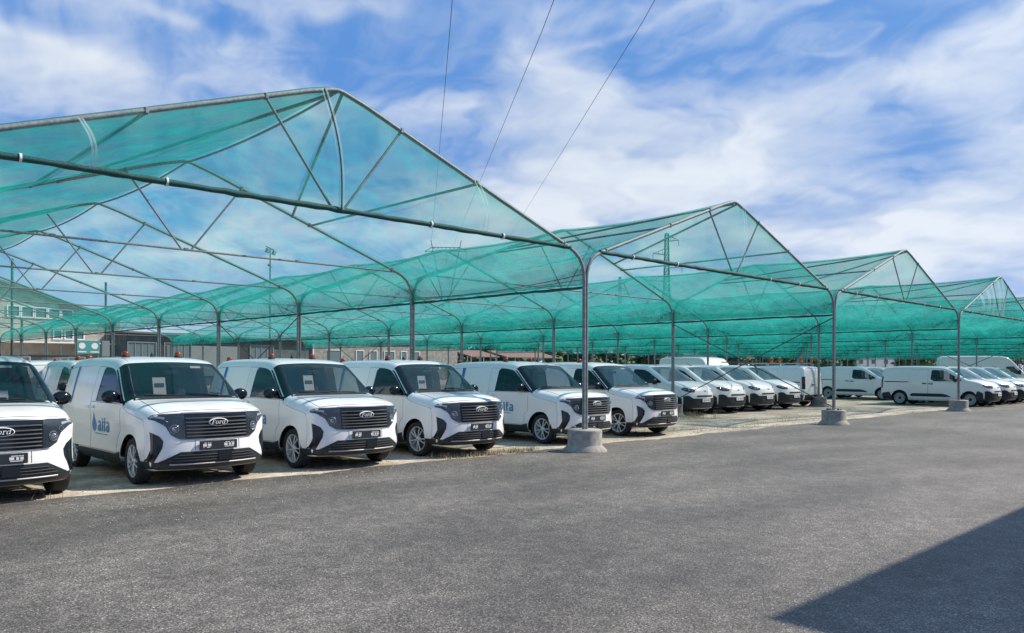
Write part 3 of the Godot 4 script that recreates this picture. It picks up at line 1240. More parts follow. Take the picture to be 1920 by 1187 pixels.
func cabin(o: Node3D, zd: float, zs: float, zb: float, w: float, top: float) -> void:
	# dash top, floor, bulkhead with window, seats, wheel, rear-view mirror
	var s := Sh.new()
	s.box(Vector3(0, 0.42, zb * 0.5 + 0.6), Vector3(w * 2 - 0.05, 0.08, 2.2), 0.02)
	s.box(Vector3(0, 0.30, -0.3), Vector3(1.1, 0.12, 3.6), 0.03)
	part("floor", s, M.dark, o)
	s = Sh.new()
	s.box(Vector3(0, (top + 0.45) * 0.5, zb), Vector3(w * 1.72, top - 0.45, 0.05), 0.01)
	part("bulkhead", s, M.cabin, o)
	s = Sh.new()
	s.box(Vector3(0, 0.98, zd), Vector3(w * 1.72, 0.20, 0.42), 0.07, Basis(Vector3.RIGHT, 0.10))
	s.box(Vector3(0, 0.78, zd - 0.08), Vector3(w * 1.6, 0.3, 0.3), 0.05)
	s.box(Vector3(w * 0.42, 1.09, zd - 0.16), Vector3(0.36, 0.10, 0.16), 0.04)
	part("dashboard", s, M.cabin, o)
	for sx in [-1.0, 1.0]:
		s = Sh.new()
		var c := Vector3(sx * w * 0.42, 0, zs)
		s.box(c + Vector3(0, 0.68, 0.05), Vector3(0.48, 0.16, 0.5), 0.06)
		s.box(c + Vector3(0, 1.02, -0.24), Vector3(0.46, 0.62, 0.14), 0.06, Basis(Vector3.RIGHT, -0.2))
		s.box(c + Vector3(0, 1.42, -0.33), Vector3(0.26, 0.20, 0.09), 0.04, Basis(Vector3.RIGHT, -0.12))
		part("seat", s, M.seat, o)
	s = Sh.new()
	var ring := PackedVector3Array()
	var b := Basis(Vector3.RIGHT, -0.45)
	for k in 25:
		ring.append(Vector3(w * 0.42, 1.03, zd - 0.36) + b * Vector3(cos(TAU * k / 24.0) * 0.185, sin(TAU * k / 24.0) * 0.185, 0))
	s.tube(ring, 0.015, 6, false)
	s.ball(Vector3(w * 0.42, 1.03, zd - 0.35), Vector3(0.09, 0.07, 0.03), b)
	s.bar(Vector3(w * 0.42, 1.03, zd - 0.35), Vector3(w * 0.42, 0.95, zd - 0.1), 0.03)
	s.box(Vector3(w * 0.42, 1.03, zd - 0.36), Vector3(0.35, 0.03, 0.015), 0.005, b)
	part("steering_wheel", s, M.black, o)


func beacon(o: Node3D, at: Vector3) -> void:
	var n := Node3D.new()
	n.name = "beacon"
	o.add_child(n, true)
	n.position = at
	n.scale = Vector3(0.82, 0.78, 0.82)
	var s := Sh.new()
	s.lathe(PackedVector2Array([Vector2(0, 0.045), Vector2(0.068, 0.045), Vector2(0.075, 0.03), Vector2(0.08, -0.02)]), 16)
	part("base", s, M.black, n)
	s = Sh.new()
	s.lathe(PackedVector2Array([Vector2(0, 0.125), Vector2(0.035, 0.122), Vector2(0.056, 0.108), Vector2(0.064, 0.085), Vector2(0.066, 0.045)]), 16)
	part("dome", s, M.amber, n)


func smooth01(a: float, b: float, x: float) -> float:
	return smoothstep(a, b, x) if a < b else 1.0 - smoothstep(b, a, x)


func ford_bend(p: Vector3) -> Vector3:
	var y := p.y
	var k := 1.0
	if y > 1.05:
		k -= 0.21 * pow((y - 1.05) / 0.75, 1.25)
	if y < 0.55:
		k -= 0.035 * pow((0.55 - y) / 0.35, 2.0)
	k -= 0.012 * sin(clampf((y - 0.45) / 0.45, 0.0, 1.0) * PI)
	k -= 0.05 * smoothstep(-1.2, -2.2, p.z)
	k -= 0.045 * pow(smoothstep(1.15, 2.35, p.z), 1.3)
	var u := clampf(absf(p.x) / 0.9, 0.0, 1.0)
	var z := p.z
	z -= 0.25 * pow(u, 2.6) * smoothstep(1.42, 2.15, p.z) + 0.03 * u * u * smoothstep(0.2, 0.9, p.z)
	z += 0.06 * u * u * smoothstep(-1.5, -2.1, p.z)
	y += 0.035 * (1.0 - u * u) * smoothstep(1.35, 1.75, p.y)
	y += (0.045 - 0.085 * u * u * u * u) * smoothstep(0.90, 1.04, p.y) * smoothstep(1.0, 1.7, p.z)
	return Vector3(p.x * k, y, z)


# van with the wide slatted grille; nose towards +z, origin on the ground between the axles
func make_slat_van() -> Node3D:
	var o := thing("panel_van", "", "van", Vector3.ZERO, 0.0, "white vans with slatted grilles, parked nose to the road")
	var h := hull([1.90, 0.21, 2.06, 0.22, 2.15, 0.27, 2.185, 0.35, 2.19, 0.48, 2.19, 0.62, 2.175, 0.80, 2.155, 0.94, 2.13, 1.00, 2.06, 1.035, 1.90, 1.065, 1.55, 1.115, 1.25, 1.155, 1.14, 1.19, 1.04, 1.27,
		0.60, 1.615, 0.46, 1.70, 0.32, 1.745, 0.05, 1.775, -0.5, 1.79, -1.3, 1.785, -1.85, 1.76, -2.03, 1.72, -2.10, 1.62, -2.15, 1.35, -2.18, 1.0, -2.19, 0.6, -2.18, 0.38, -2.12, 0.27, -1.95, 0.22, -1.0, 0.21, 0.0, 0.21, 1.0, 0.21], 0.9, 0.13, ford_bend)
	var door := poly([-0.36, 0.40, -0.36, 1.11, -0.13, 1.11, 0.98, 1.11, 0.965, 0.9, 0.955, 0.72, 0.85, 0.62, 0.82, 0.40])
	var win := poly([-0.15, 1.135, -0.12, 1.60, -0.06, 1.645, 0.36, 1.625, 0.50, 1.55, 1.03, 1.135])
	var slide := poly([-1.30, 0.40, -1.30, 1.655, -0.38, 1.665, -0.38, 0.40])
	var ws0 := h.s_of_y(1.20)
	var ws1 := h.s_of_y(1.695)
	var wsh := poly([-0.762, ws0, 0.762, ws0, 0.762, ws1, -0.762, ws1])
	var b0 := h.s_of_y(1.012)
	var b1 := h.s_of_y(1.165)
	var bonnet := poly([-0.74, b0, 0.74, b0, 0.76, b0 + 0.1, 0.72, b1, -0.72, b1, -0.76, b0 + 0.1])
	part("body", van_shell(h, [1.346, -1.346], 0.375, [grow(door, 0.006), grow(slide, 0.005), win], [wsh, grow(bonnet, 0.005)]), M.paint, o)
	var s := Sh.new()
	h.patch(s, bonnet, [], Vector2(0.16, 0.08), h.front_s(0.004))
	part("bonnet", s, M.paint, o)
	for sg in [-1.0, 1.0]:
		s = Sh.new()
		h.patch(s, door, [], Vector2(0.12, 0.10), h.side_f(sg, 0.001))
		var d := part("door", s, M.paint, o)
		s = Sh.new()
		s.box(h.side(-0.26, 1.035, sg, 0.016), Vector3(0.03, 0.035, 0.17), 0.012)
		part("handle", s, M.paint, d)
		s = Sh.new()
		h.patch(s, slide, [], Vector2(0.13, 0.10), h.side_f(sg, 0.001))
		d = part("sliding_door", s, M.paint, o)
		s = Sh.new()
		s.box(h.side(-0.50, 1.03, sg, 0.016), Vector3(0.03, 0.035, 0.17), 0.012)
		part("handle", s, M.paint, d)
		s = Sh.new()
		h.patch(s, poly([-2.02, 1.145, -2.02, 1.165, -1.31, 1.165, -1.31, 1.145]), [], Vector2(0.2, 0.2), h.side_f(sg, 0.004))
		part("door_rail", s, M.dark, o)
		s = Sh.new()
		h.patch(s, win, [], Vector2(0.12, 0.1), h.side_f(sg, -0.006))
		part("side_window", s, M.glass, o)
		s = Sh.new()
		h.patch(s, poly([0.66, 1.138, 0.60, 1.46, 0.50, 1.545, 1.025, 1.138]), [], Vector2(0.12, 0.1), h.side_f(sg, 0.001))
		h.patch(s, poly([-0.155, 1.125, -0.155, 1.15, 1.04, 1.15, 1.06, 1.125]), [], Vector2(0.12, 0.1), h.side_f(sg, 0.004))
		part("window_trim", s, M.gloss_black, o)
		s = Sh.new()
		h.patch(s, poly([0.765 * sg, ws0 - 0.02, 0.898 * sg, ws0 - 0.02, 0.898 * sg, ws1 - 0.01, 0.765 * sg, ws1 - 0.01]) if sg > 0 else mirror(poly([0.765, ws0 - 0.02, 0.898, ws0 - 0.02, 0.898, ws1 - 0.01, 0.765, ws1 - 0.01])), [], Vector2(0.03, 0.08), h.front_s(0.003))
		part("pillar_trim", s, M.gloss_black, o)
		s = Sh.new()
		h.patch(s, poly([-0.985, 0.225, -0.96, 0.36, -0.90, 0.385, 0.78, 0.385, 0.95, 0.43, 0.965, 0.30, 0.99, 0.225]), [], Vector2(0.12, 0.05), h.side_f(sg, 0.008))
		part("sill_trim", s, M.black, o)
		s = Sh.new()
		h.patch(s, poly([1.735, 0.235, 1.73, 0.30, 1.75, 0.355, 2.0, 0.355, 2.14, 0.36, 2.10, 0.25]), [], Vector2(0.08, 0.04), h.side_f(sg, 0.008))
		part("bumper_side", s, M.black, o)
		s = Sh.new()
		h.patch(s, poly([-2.10, 0.30, -2.14, 0.55, -1.80, 0.52, -1.72, 0.42, -1.715, 0.26, -2.0, 0.24]), [], Vector2(0.12, 0.05), h.side_f(sg, 0.008))
		part("rear_corner", s, M.black, o)
		# corner vents of the bumper
		s = Sh.new()
		var vent := poly([0.868, 0.765, 0.775, 0.70, 0.735, 0.635, 0.745, 0.545, 0.835, 0.335, 0.8995, 0.335, 0.86, 0.52])
		h.patch(s, vent if sg > 0 else mirror(vent), [], Vector2(0.03, 0.05), h.front_y(0.005))
		part("corner_vent", s, M.gloss_black, o)
		# headlight: dark housing, glass, inner lamps
		var hl := poly([0.47, 0.985, 0.66, 0.99, 0.84, 1.008, 0.868, 0.995, 0.865, 0.955, 0.80, 0.91, 0.70, 0.835, 0.645, 0.72, 0.56, 0.668, 0.47, 0.66])
		if sg < 0:
			hl = mirror(hl)
		s = Sh.new()
		h.patch(s, hl, [], Vector2(0.05, 0.05), h.front_y(0.004))
		var lamp := part("headlight", s, M.lamp_black, o)
		s = Sh.new()
		for q in [[0.60, 0.80, 0.060], [0.60, 0.80, 0.035], [0.70, 0.885, 0.030]]:
			var c := h.front(sg * q[0], h.s_of_y(q[1]), 0.006)
			s.lathe(PackedVector2Array([Vector2(q[2] * 0.8, 0.0), Vector2(q[2], 0.012), Vector2(q[2] + 0.006, 0.0)]), 20, Transform3D(Basis(Vector3.UP, sg * 0.5) * Basis(Vector3.RIGHT, PI / 2), c))
		s.ball(h.front(sg * 0.60, h.s_of_y(0.80), 0.004), Vector3(0.034, 0.034, 0.012))
		part("projector", s, M.reflector, lamp)
		s = Sh.new()
		h.patch(s, poly([0.70, 0.955, 0.85, 0.985, 0.855, 0.972, 0.71, 0.925]) if sg > 0 else mirror(poly([0.70, 0.955, 0.85, 0.985, 0.855, 0.972, 0.71, 0.925])), [], Vector2(0.04, 0.04), h.front_y(0.008))
		part("light_blade", s, M.steel_wheel, lamp)
		s = Sh.new()
		h.patch(s, hl, [], Vector2(0.05, 0.05), h.front_y(0.020))
		part("lens", s, M.lens, lamp)
		# tail light
		s = Sh.new()
		var tl := poly([0.83, h.L * 0.0, 0.899, 0.0])
		var t0 := h.s_of_roof(-2.0)
		tl = poly([0.80, t0 + 0.22, 0.899, t0 + 0.22, 0.899, t0 + 0.80, 0.80, t0 + 0.80])
		h.patch(s, tl if sg > 0 else mirror(tl), [], Vector2(0.03, 0.08), h.front_s(0.006))
		part("tail_light", s, M.red, o)
		# mirror
		s = Sh.new()
		s.ball(Vector3(sg * 0.985, 1.22, 0.80), Vector3(0.125, 0.095, 0.075))
		s.bar(Vector3(sg * 0.84, 1.15, 0.86), Vector3(sg * 0.95, 1.17, 0.82), 0.025)
		part("wing_mirror", s, M.gloss_black, o)
		# water drop logo with the lettering on the door, blue stripe at the rear
		var ly := Basis(Vector3.UP, sg * PI / 2)
		var z0 := -0.20 if sg < 0 else 0.50
		s = Sh.new()
		var dp := PackedVector2Array()
		for k in 22:
			var a := TAU * k / 22.0
			var rr := 0.105
			var q := Vector2(cos(a) * rr, sin(a) * rr - 0.035)
			if q.y > 0.0:
				q = Vector2(q.x * pow(maxf(0.0, 1.0 - q.y / 0.055), 1.4) * 0.9, q.y * 3.2)
			dp.append(Vector2(z0 + q.x, 0.80 + q.y))
		h.patch(s, dp, [], Vector2(0.5, 0.5), h.side_f(sg, 0.004))
		part("drop_logo", s, M.logo_blue, o)
		s = Sh.new()
		var ctr: Vector3 = h.side(z0 - 0.43 if sg > 0 else z0 + 0.43, 0.775, sg, 0.005)
		s.text("alfa", "Droid Sans", 0.29, Transform3D(ly, ctr), 0.004, 700)
		part("lettering", s, M.logo_teal, o)
		s = Sh.new()
		for k in 9:
			var zz: float = ctr.z - 0.36 + 0.062 * k - (0.0 if sg < 0 else -0.02)
			s.box(h.side(zz, 0.635, sg, 0.002), Vector3(0.003, 0.016, 0.045), 0.0)
		part("tagline", s, M.logo_teal, o)
		s = Sh.new()
		h.patch(s, poly([-1.40, 1.10, -1.47, 1.05, -1.46, 1.04, -1.36, 1.09, -1.33, 1.2, -1.32, 1.655, -1.44, 1.655, -1.41, 1.3]), [], Vector2(0.4, 0.1), h.side_f(sg, 0.004))
		part("blue_stripe", s, M.tape_blue, o)
	# windscreen
	s = Sh.new()
	h.patch(s, wsh, [], Vector2(0.16, 0.08), h.front_s(-0.004))
	part("windscreen", s, M.glass, o)
	s = Sh.new()
	h.patch(s, poly([-0.80, h.s_of_y(1.172), 0.80, h.s_of_y(1.172), 0.80, ws0 + 0.03, -0.80, ws0 + 0.03]), [], Vector2(0.16, 0.05), h.front_s(0.003))
	part("cowl", s, M.black, o)
	for k in 2:
		s = Sh.new()
		var a := h.front(-0.05 + 0.55 * k, ws0 + 0.02, 0.012)
		var b := h.front(-0.62 + 0.60 * k, ws0 + 0.07, 0.012)
		s.bar(a, b, 0.008, 5)
		part("wiper", s, M.black, o)
	# grille
	s = Sh.new()
	h.patch(s, poly([-0.48, 0.655, 0.48, 0.655, 0.50, 0.70, 0.50, 0.99, -0.50, 0.99, -0.50, 0.70]), [], Vector2(0.12, 0.06), h.front_y(0.004))
	var gr := part("grille", s, M.gloss_black, o)
	for k in 6:
		s = Sh.new()
		var y := 0.700 + 0.047 * k
		var pts := PackedVector3Array()
		for i in 13:
			pts.append(h.front(lerpf(-0.455, 0.455, i / 12.0), h.s_of_y(y), 0.012))
		for i in 12:
			for e in [[0.0, 0.010, 0.006, 0.022], [0.006, 0.022, -0.008, 0.020], [-0.008, 0.020, -0.013, 0.004]]:
				var up := Vector3(0, e[0], e[1] - 0.008)
				var dn := Vector3(0, e[2], e[3] - 0.008)
				s.quad(pts[i] + up, pts[i + 1] + up, pts[i + 1] + dn, pts[i] + dn, Vector3(0, 0.2, 1))
		part("grille_slat", s, M.dark_chrome, gr)
	s = Sh.new()
	h.patch(s, poly([-0.50, 0.975, 0.50, 0.975, 0.50, 0.988, -0.50, 0.988]), [], Vector2(0.12, 0.06), h.front_y(0.012))
	h.patch(s, poly([-0.55, 0.648, 0.55, 0.648, 0.54, 0.660, -0.54, 0.660]), [], Vector2(0.12, 0.06), h.front_y(0.010))
	part("grille_strip", s, M.dark_chrome, gr)
	# oval badge
	var bc := h.front(0.0, h.s_of_y(0.875), 0.040)
	s = Sh.new()
	var el := func(k: int, rx: float, ry: float, z: float) -> Vector3: return bc + Vector3(cos(TAU * k / 32.0) * rx, sin(TAU * k / 32.0) * ry, z)
	for k in 32:
		s.quad(el.call(k, 0.135, 0.056, 0), el.call(k + 1, 0.135, 0.056, 0), el.call(k + 1, 0.126, 0.048, 0.004), el.call(k, 0.126, 0.048, 0.004), Vector3(0, 0, 1))
		s.quad(el.call(k, 0.135, 0.056, 0), el.call(k + 1, 0.135, 0.056, 0), el.call(k + 1, 0.135, 0.056, -0.03), el.call(k, 0.135, 0.056, -0.03), Vector3(0, 0, 1))
	var bd := part("badge", s, M.plate, o)
	s = Sh.new()
	for k in 32:
		s.flat3(el.call(k, 0.123, 0.046, 0.0), el.call(k + 1, 0.123, 0.046, 0.0), bc, Vector3(0, 0, 1))
	part("badge_field", s, M.gloss_black, bd)
	s = Sh.new()
	s.text("Ford", "Droid Serif", 0.078, Transform3D(Basis(Vector3(1.12, 0, 0), Vector3(0.32, 1, 0), Vector3(0, 0, 1)), bc + Vector3(0, 0.0, 0.004)), 0.004, 400)
	part("badge_script", s, M.plate, bd)
	# number plate holder with its dark plate
	var pc := h.front(0.0, h.s_of_y(0.565), 0.014)
	s = Sh.new()
	s.box(pc, Vector3(0.54, 0.125, 0.018), 0.006)
	var pl := part("number_plate", s, M.black, o)
	s = Sh.new()
	for e in [[-0.20, 0.05, 0.055], [-0.135, 0.05, 0.04], [-0.215, 0.012, -0.02], [-0.15, 0.05, 0.0], [0.10, 0.05, 0.05], [0.16, 0.03, 0.05], [0.205, 0.035, 0.055], [0.15, 0.13, -0.03]]:
		s.box(pc + Vector3(e[0], 0.0 if e[2] > 0.01 else -0.03, 0.010), Vector3(e[1], 0.035 if e[2] > 0.01 else 0.01, 0.003), 0.0)
		s.box(pc + Vector3(e[0] + 0.008, 0.03, 0.010), Vector3(e[1] * 0.6, 0.01, 0.003), 0.0)
	part("plate_print", s, M.white_print, pl)
	# lower intake, lip and apron
	s = Sh.new()
	h.patch(s, poly([-0.52, 0.485, 0.52, 0.485, 0.74, 0.375, 0.80, 0.345, 0.8995, 0.345, 0.8995, 0.215, -0.8995, 0.215, -0.8995, 0.345, -0.80, 0.345, -0.74, 0.375]), [], Vector2(0.06, 0.03), h.front_y(0.006))
	var lo := part("lower_bumper", s, M.black, o)
	for k in 3:
		s = Sh.new()
		var y := 0.365 + 0.036 * k
		var wd := 0.66 - 0.06 * k
		for i in 12:
			var a := h.front(lerpf(-wd, wd, i / 12.0), h.s_of_y(y), 0.014)
			var b := h.front(lerpf(-wd, wd, (i + 1) / 12.0), h.s_of_y(y), 0.014)
			s.tube(PackedVector3Array([a, b]), 0.007, 5, false)
		part("intake_slat", s, M.dark, lo)
	s = Sh.new()
	s.box(h.front(0.10, h.s_of_y(0.41), 0.016), Vector3(0.20, 0.12, 0.02), 0.004)
	part("radar_cover", s, M.gloss_black, lo)
	s = Sh.new()
	var lip := PackedVector3Array()
	for i in 21:
		lip.append(h.front(lerpf(-0.66, 0.66, i / 20.0), h.s_of_y(0.318), 0.012))
	s.tube(lip, 0.011, 6)
	part("lip", s, M.steel_wheel, lo)
	s = Sh.new()
	h.patch(s, poly([-0.003 - 0.33, 0.50, 0.003 - 0.33, 0.50, 0.003 - 0.33, 0.64, -0.003 - 0.33, 0.64]), [], Vector2(0.1, 0.1), h.front_y(0.002))
	h.patch(s, poly([0.33, 0.50, 0.336, 0.50, 0.336, 0.64, 0.33, 0.64]), [], Vector2(0.1, 0.1), h.front_y(0.002))
	part("bumper_joint", s, M.dark, o)
	# wheels and wells
	for z in [1.346, -1.346]:
		wells(o, z, 0.377, 0.60, 0.84)
	for z in [1.346, -1.346]:
		for sg in [-1.0, 1.0]:
			wheel(o, Vector3(sg * 0.775, 0.325, z), sg, 0.325, "alloy")
	cabin(o, 0.86, -0.02, -0.44, 0.78, 1.66)
	# paper hung in the windscreen, blue cloth on the dash, mirror
	s = Sh.new()
	s.box(Vector3(-0.24, 1.36, 0.66), Vector3(0.19, 0.27, 0.004), 0.0, Basis(Vector3.RIGHT, -0.25))
	var pp := part("paper_sheet", s, M.paper, o)
	s = Sh.new()
	s.box(Vector3(-0.24, 1.375, 0.662), Vector3(0.14, 0.06, 0.006), 0.0, Basis(Vector3.RIGHT, -0.25))
	part("paper_print", s, M.print, pp)
	s = Sh.new()
	s.box(Vector3(-0.1, 1.10, 0.90), Vector3(0.75, 0.02, 0.18), 0.006, Basis(Vector3.RIGHT, 0.10))
	part("dash_cloth", s, M.cloth_blue, o)
	s = Sh.new()
	s.box(Vector3(0, 1.56, 0.50), Vector3(0.24, 0.07, 0.03), 0.012)
	part("inner_mirror", s, M.black, o)
	s = Sh.new()
	s.box(h.front(0.42, h.s_of_y(1.64), -0.014), Vector3(0.16, 0.05, 0.004), 0.0, Basis(Vector3.RIGHT, -0.9))
	part("sticker", s, M.paper, o)
	# roof: fin aerial and beacons
	s = Sh.new()
	var fin := h.front(0.0, h.s_of_roof(-0.28))
	for e in [-1.0, 1.0]:
		s.flat3(fin + Vector3(e * 0.022, -0.01, 0.07), fin + Vector3(e * 0.022, -0.01, -0.06), fin + Vector3(0, 0.075, -0.04), Vector3(e, 0, 0))
	s.flat3(fin + Vector3(-0.022, -0.01, 0.07), fin + Vector3(0.022, -0.01, 0.07), fin + Vector3(0, 0.075, -0.04), Vector3(0, 0.3, 1))
	s.flat3(fin + Vector3(-0.022, -0.01, -0.06), fin + Vector3(0.022, -0.01, -0.06), fin + Vector3(0, 0.075, -0.04), Vector3(0, 0.3, -1))
	part("fin_aerial", s, M.black, o)
	beacon(o, h.front(-0.52, h.s_of_roof(-0.28)))
	beacon(o, h.front(0.52, h.s_of_roof(-0.28)))
	beacon(o, h.front(-0.60, h.s_of_roof(-1.95)))
	# roof edge seams
	for sg in [-1.0, 1.0]:
		s = Sh.new()
		var line := PackedVector3Array()
		for i in 20:
			line.append(h.front(sg * 0.74, lerpf(ws1 + 0.05, h.s_of_roof(-2.0), i / 19.0), -0.001))
		s.tube(line, 0.006, 5, false)
		part("roof_seam", s, M.steel_wheel, o)
	return o


func fiat_bend(p: Vector3) -> Vector3:
	var y := p.y
	var k := 1.0
	if y > 1.08:
		k -= 0.19 * pow((y - 1.08) / 0.75, 1.2)
	if y < 0.5:
		k -= 0.03 * pow((0.5 - y) / 0.3, 2.0)
	var u := clampf(absf(p.x) / 0.92, 0.0, 1.0)
	var z := p.z
	z -= 0.26 * pow(u, 2.6) * smoothstep(1.58, 2.35, p.z) + 0.03 * u * u * smoothstep(0.3, 1.0, p.z)
	z += 0.05 * u * u * smoothstep(-1.8, -2.3, p.z)
	y += 0.03 * (1.0 - u * u) * smoothstep(1.35, 1.75, p.y)
	y += 0.05 * (1.0 - u * u * u) * smoothstep(0.88, 1.05, p.y) * smoothstep(1.2, 1.7, p.z)
	return Vector3(p.x * k, y, z)


# van with closed white nose and black lower bumper
func make_plain_van() -> Node3D:
	var o := thing("closed_nose_van", "", "van", Vector3.ZERO, 0.0, "white vans with black lower bumpers, parked under the nets")
	var h := hull([2.0, 0.22, 2.22, 0.23, 2.33, 0.28, 2.38, 0.36, 2.395, 0.50, 2.395, 0.66, 2.37, 0.80, 2.33, 0.90, 2.26, 0.97, 2.12, 1.035, 1.85, 1.10, 1.52, 1.165, 1.38, 1.205, 1.26, 1.28,
		0.72, 1.61, 0.55, 1.69, 0.36, 1.735, 0.05, 1.765, -0.6, 1.79, -1.5, 1.79, -2.05, 1.765, -2.24, 1.72, -2.31, 1.62, -2.35, 1.35, -2.375, 1.0, -2.385, 0.62, -2.37, 0.40, -2.3, 0.27, -2.1, 0.23, -1.0, 0.22, 0.0, 0.22, 1.0, 0.22], 0.92, 0.10, fiat_bend)
	var win := poly([-0.14, 1.21, -0.12, 1.60, -0.06, 1.635, 0.33, 1.615, 0.56, 1.54, 1.16, 1.20, 1.18, 1.15, 0.5, 1.115, 0.0, 1.125])
	var door := poly([-0.24, 0.36, -0.24, 1.09, 0.0, 1.09, 0.5, 1.08, 1.0, 1.09, 1.00, 0.62, 0.98, 0.36])
	var slide := poly([-1.05, 0.36, -1.05, 1.64, -0.26, 1.655, -0.26, 0.36])
	var ws0 := h.s_of_y(1.235)
	var ws1 := h.s_of_y(1.69)
	var wsh := poly([-0.80, ws0, 0.80, ws0, 0.80, ws1, -0.80, ws1])
	var b0 := h.s_of_y(0.985)
	var b1 := h.s_of_y(1.19)
	var bonnet := poly([-0.70, b0, 0.70, b0, 0.76, b0 + 0.12, 0.72, b1, -0.72, b1, -0.76, b0 + 0.12])
	part("body", van_shell(h, [1.4875, -1.4875], 0.375, [grow(door, 0.006), grow(slide, 0.006), win], [wsh, grow(bonnet, 0.005)]), M.paint, o)
	var s := Sh.new()
	h.patch(s, bonnet, [], Vector2(0.16, 0.08), h.front_s(0.003))
	part("bonnet", s, M.paint, o)
	for sg in [-1.0, 1.0]:
		s = Sh.new()
		h.patch(s, door, [], Vector2(0.14, 0.12), h.side_f(sg, 0.001))
		var d := part("door", s, M.paint, o)
		s = Sh.new()
		s.box(h.side(-0.12, 1.0, sg, 0.012), Vector3(0.035, 0.045, 0.20), 0.012)
		part("handle", s, M.black, d)
		s = Sh.new()
		h.patch(s, slide, [], Vector2(0.14, 0.12), h.side_f(sg, 0.001))
		d = part("sliding_door", s, M.paint, o)
		s = Sh.new()
		s.box(h.side(-0.40, 1.01, sg, 0.012), Vector3(0.035, 0.045, 0.20), 0.012)
		part("handle", s, M.black, d)
		s = Sh.new()
		h.patch(s, poly([-2.20, 1.055, -2.20, 1.10, -1.10, 1.095, -1.10, 1.06]), [], Vector2(0.2, 0.2), h.side_f(sg, 0.005))
		part("door_rail", s, M.black, o)
		s = Sh.new()
		h.patch(s, win, [], Vector2(0.12, 0.1), h.side_f(sg, -0.006))
		part("side_window", s, M.glass, o)
		s = Sh.new()
		h.patch(s, poly([0.82, 1.14, 0.78, 1.40, 1.15, 1.195, 1.17, 1.155]), [], Vector2(0.12, 0.1), h.side_f(sg, 0.001))
		part("window_trim", s, M.gloss_black, o)
		s = Sh.new()
		h.patch(s, poly([-1.02, 0.45, -0.98, 0.53, -0.90, 0.56, 0.35, 0.56, 0.55, 0.52, 0.75, 0.43, 0.70, 0.415, -0.98, 0.415]), [], Vector2(0.12, 0.1), h.side_f(sg, 0.012))
		part("side_moulding", s, M.black, o)
		# arch lip and bumper corner
		s = Sh.new()
		h.patch(s, poly([-2.30, 0.27, -2.36, 0.55, -1.95, 0.60, -1.86, 0.45, -1.85, 0.25]), [], Vector2(0.10, 0.06), h.side_f(sg, 0.008))
		part("rear_corner", s, M.black, o)
		s = Sh.new()
		h.patch(s, poly([1.845, 0.23, 1.86, 0.42, 1.80, 0.56, 1.88, 0.68, 2.02, 0.715, 2.30, 0.62, 2.32, 0.28, 2.2, 0.235]), [], Vector2(0.08, 0.06), h.side_f(sg, 0.008))
		var cp := poly([0.60, 0.24, 0.60, 0.60, 0.74, 0.70, 0.84, 0.72, 0.905, 0.70, 0.905, 0.24])
		h.patch(s, cp if sg > 0 else mirror(cp), [], Vector2(0.04, 0.05), h.front_y(0.009))
		part("bumper_corner", s, M.black, o)
		var hl := poly([0.50, 0.93, 0.66, 0.955, 0.82, 0.985, 0.895, 0.985, 0.895, 0.925, 0.84, 0.86, 0.70, 0.835, 0.56, 0.835, 0.50, 0.87])
		if sg < 0:
			hl = mirror(hl)
		s = Sh.new()
		h.patch(s, hl, [], Vector2(0.04, 0.05), h.front_y(0.004))
		var lamp := part("headlight", s, M.lamp_black, o)
		s = Sh.new()
		for q in [[0.60, 0.88, 0.034], [0.72, 0.90, 0.036], [0.82, 0.93, 0.028]]:
			s.ball(h.front(sg * q[0], h.s_of_y(q[1]), 0.004), Vector3(q[2], q[2] * 0.8, 0.012))
		part("projector", s, M.reflector, lamp)
		s = Sh.new()
		h.patch(s, hl, [], Vector2(0.04, 0.05), h.front_y(0.018))
		part("lens", s, M.lens, lamp)
		s = Sh.new()
		var t0 := h.s_of_roof(-2.15)
		var tl := poly([0.80, t0 + 0.50, 0.919, t0 + 0.50, 0.919, t0 + 1.05, 0.80, t0 + 1.05])
		h.patch(s, tl if sg > 0 else mirror(tl), [], Vector2(0.03, 0.08), h.front_s(0.006))
		var tail := part("tail_light", s, M.lamp_black, o)
		s = Sh.new()
		var tr := poly([0.82, t0 + 0.66, 0.905, t0 + 0.66, 0.905, t0 + 0.80, 0.82, t0 + 0.80])
		h.patch(s, tr if sg > 0 else mirror(tr), [], Vector2(0.03, 0.08), h.front_s(0.010))
		part("brake_lamp", s, M.red, tail)
		s = Sh.new()
		s.ball(Vector3(sg * 1.01, 1.20, 0.92), Vector3(0.115, 0.11, 0.08))
		s.bar(Vector3(sg * 0.86, 1.13, 0.96), Vector3(sg * 0.98, 1.15, 0.93), 0.03)
		part("wing_mirror", s, M.black, o)
	s = Sh.new()
	h.patch(s, wsh, [], Vector2(0.16, 0.08), h.front_s(-0.004))
	part("windscreen", s, M.glass, o)
	s = Sh.new()
	h.patch(s, poly([-0.80, b1 - 0.01, 0.80, b1 - 0.01, 0.80, ws0 + 0.03, -0.80, ws0 + 0.03]), [], Vector2(0.16, 0.05), h.front_s(0.002))
	part("cowl", s, M.black, o)
	s = Sh.new()
	h.patch(s, poly([-0.46, 0.665, 0.46, 0.665, 0.49, 0.695, 0.45, 0.725, -0.45, 0.725, -0.49, 0.695]), [], Vector2(0.12, 0.06), h.front_y(0.006))
	part("slim_grille", s, M.black, o)
	s = Sh.new()
	for k in 4:
		s.box(h.front(-0.06 + 0.04 * k, h.s_of_y(0.86), 0.006), Vector3(0.014, 0.07, 0.008), 0.002, Basis(Vector3.BACK, -0.35))
	part("nose_badge", s, M.dark_chrome, o)
	s = Sh.new()
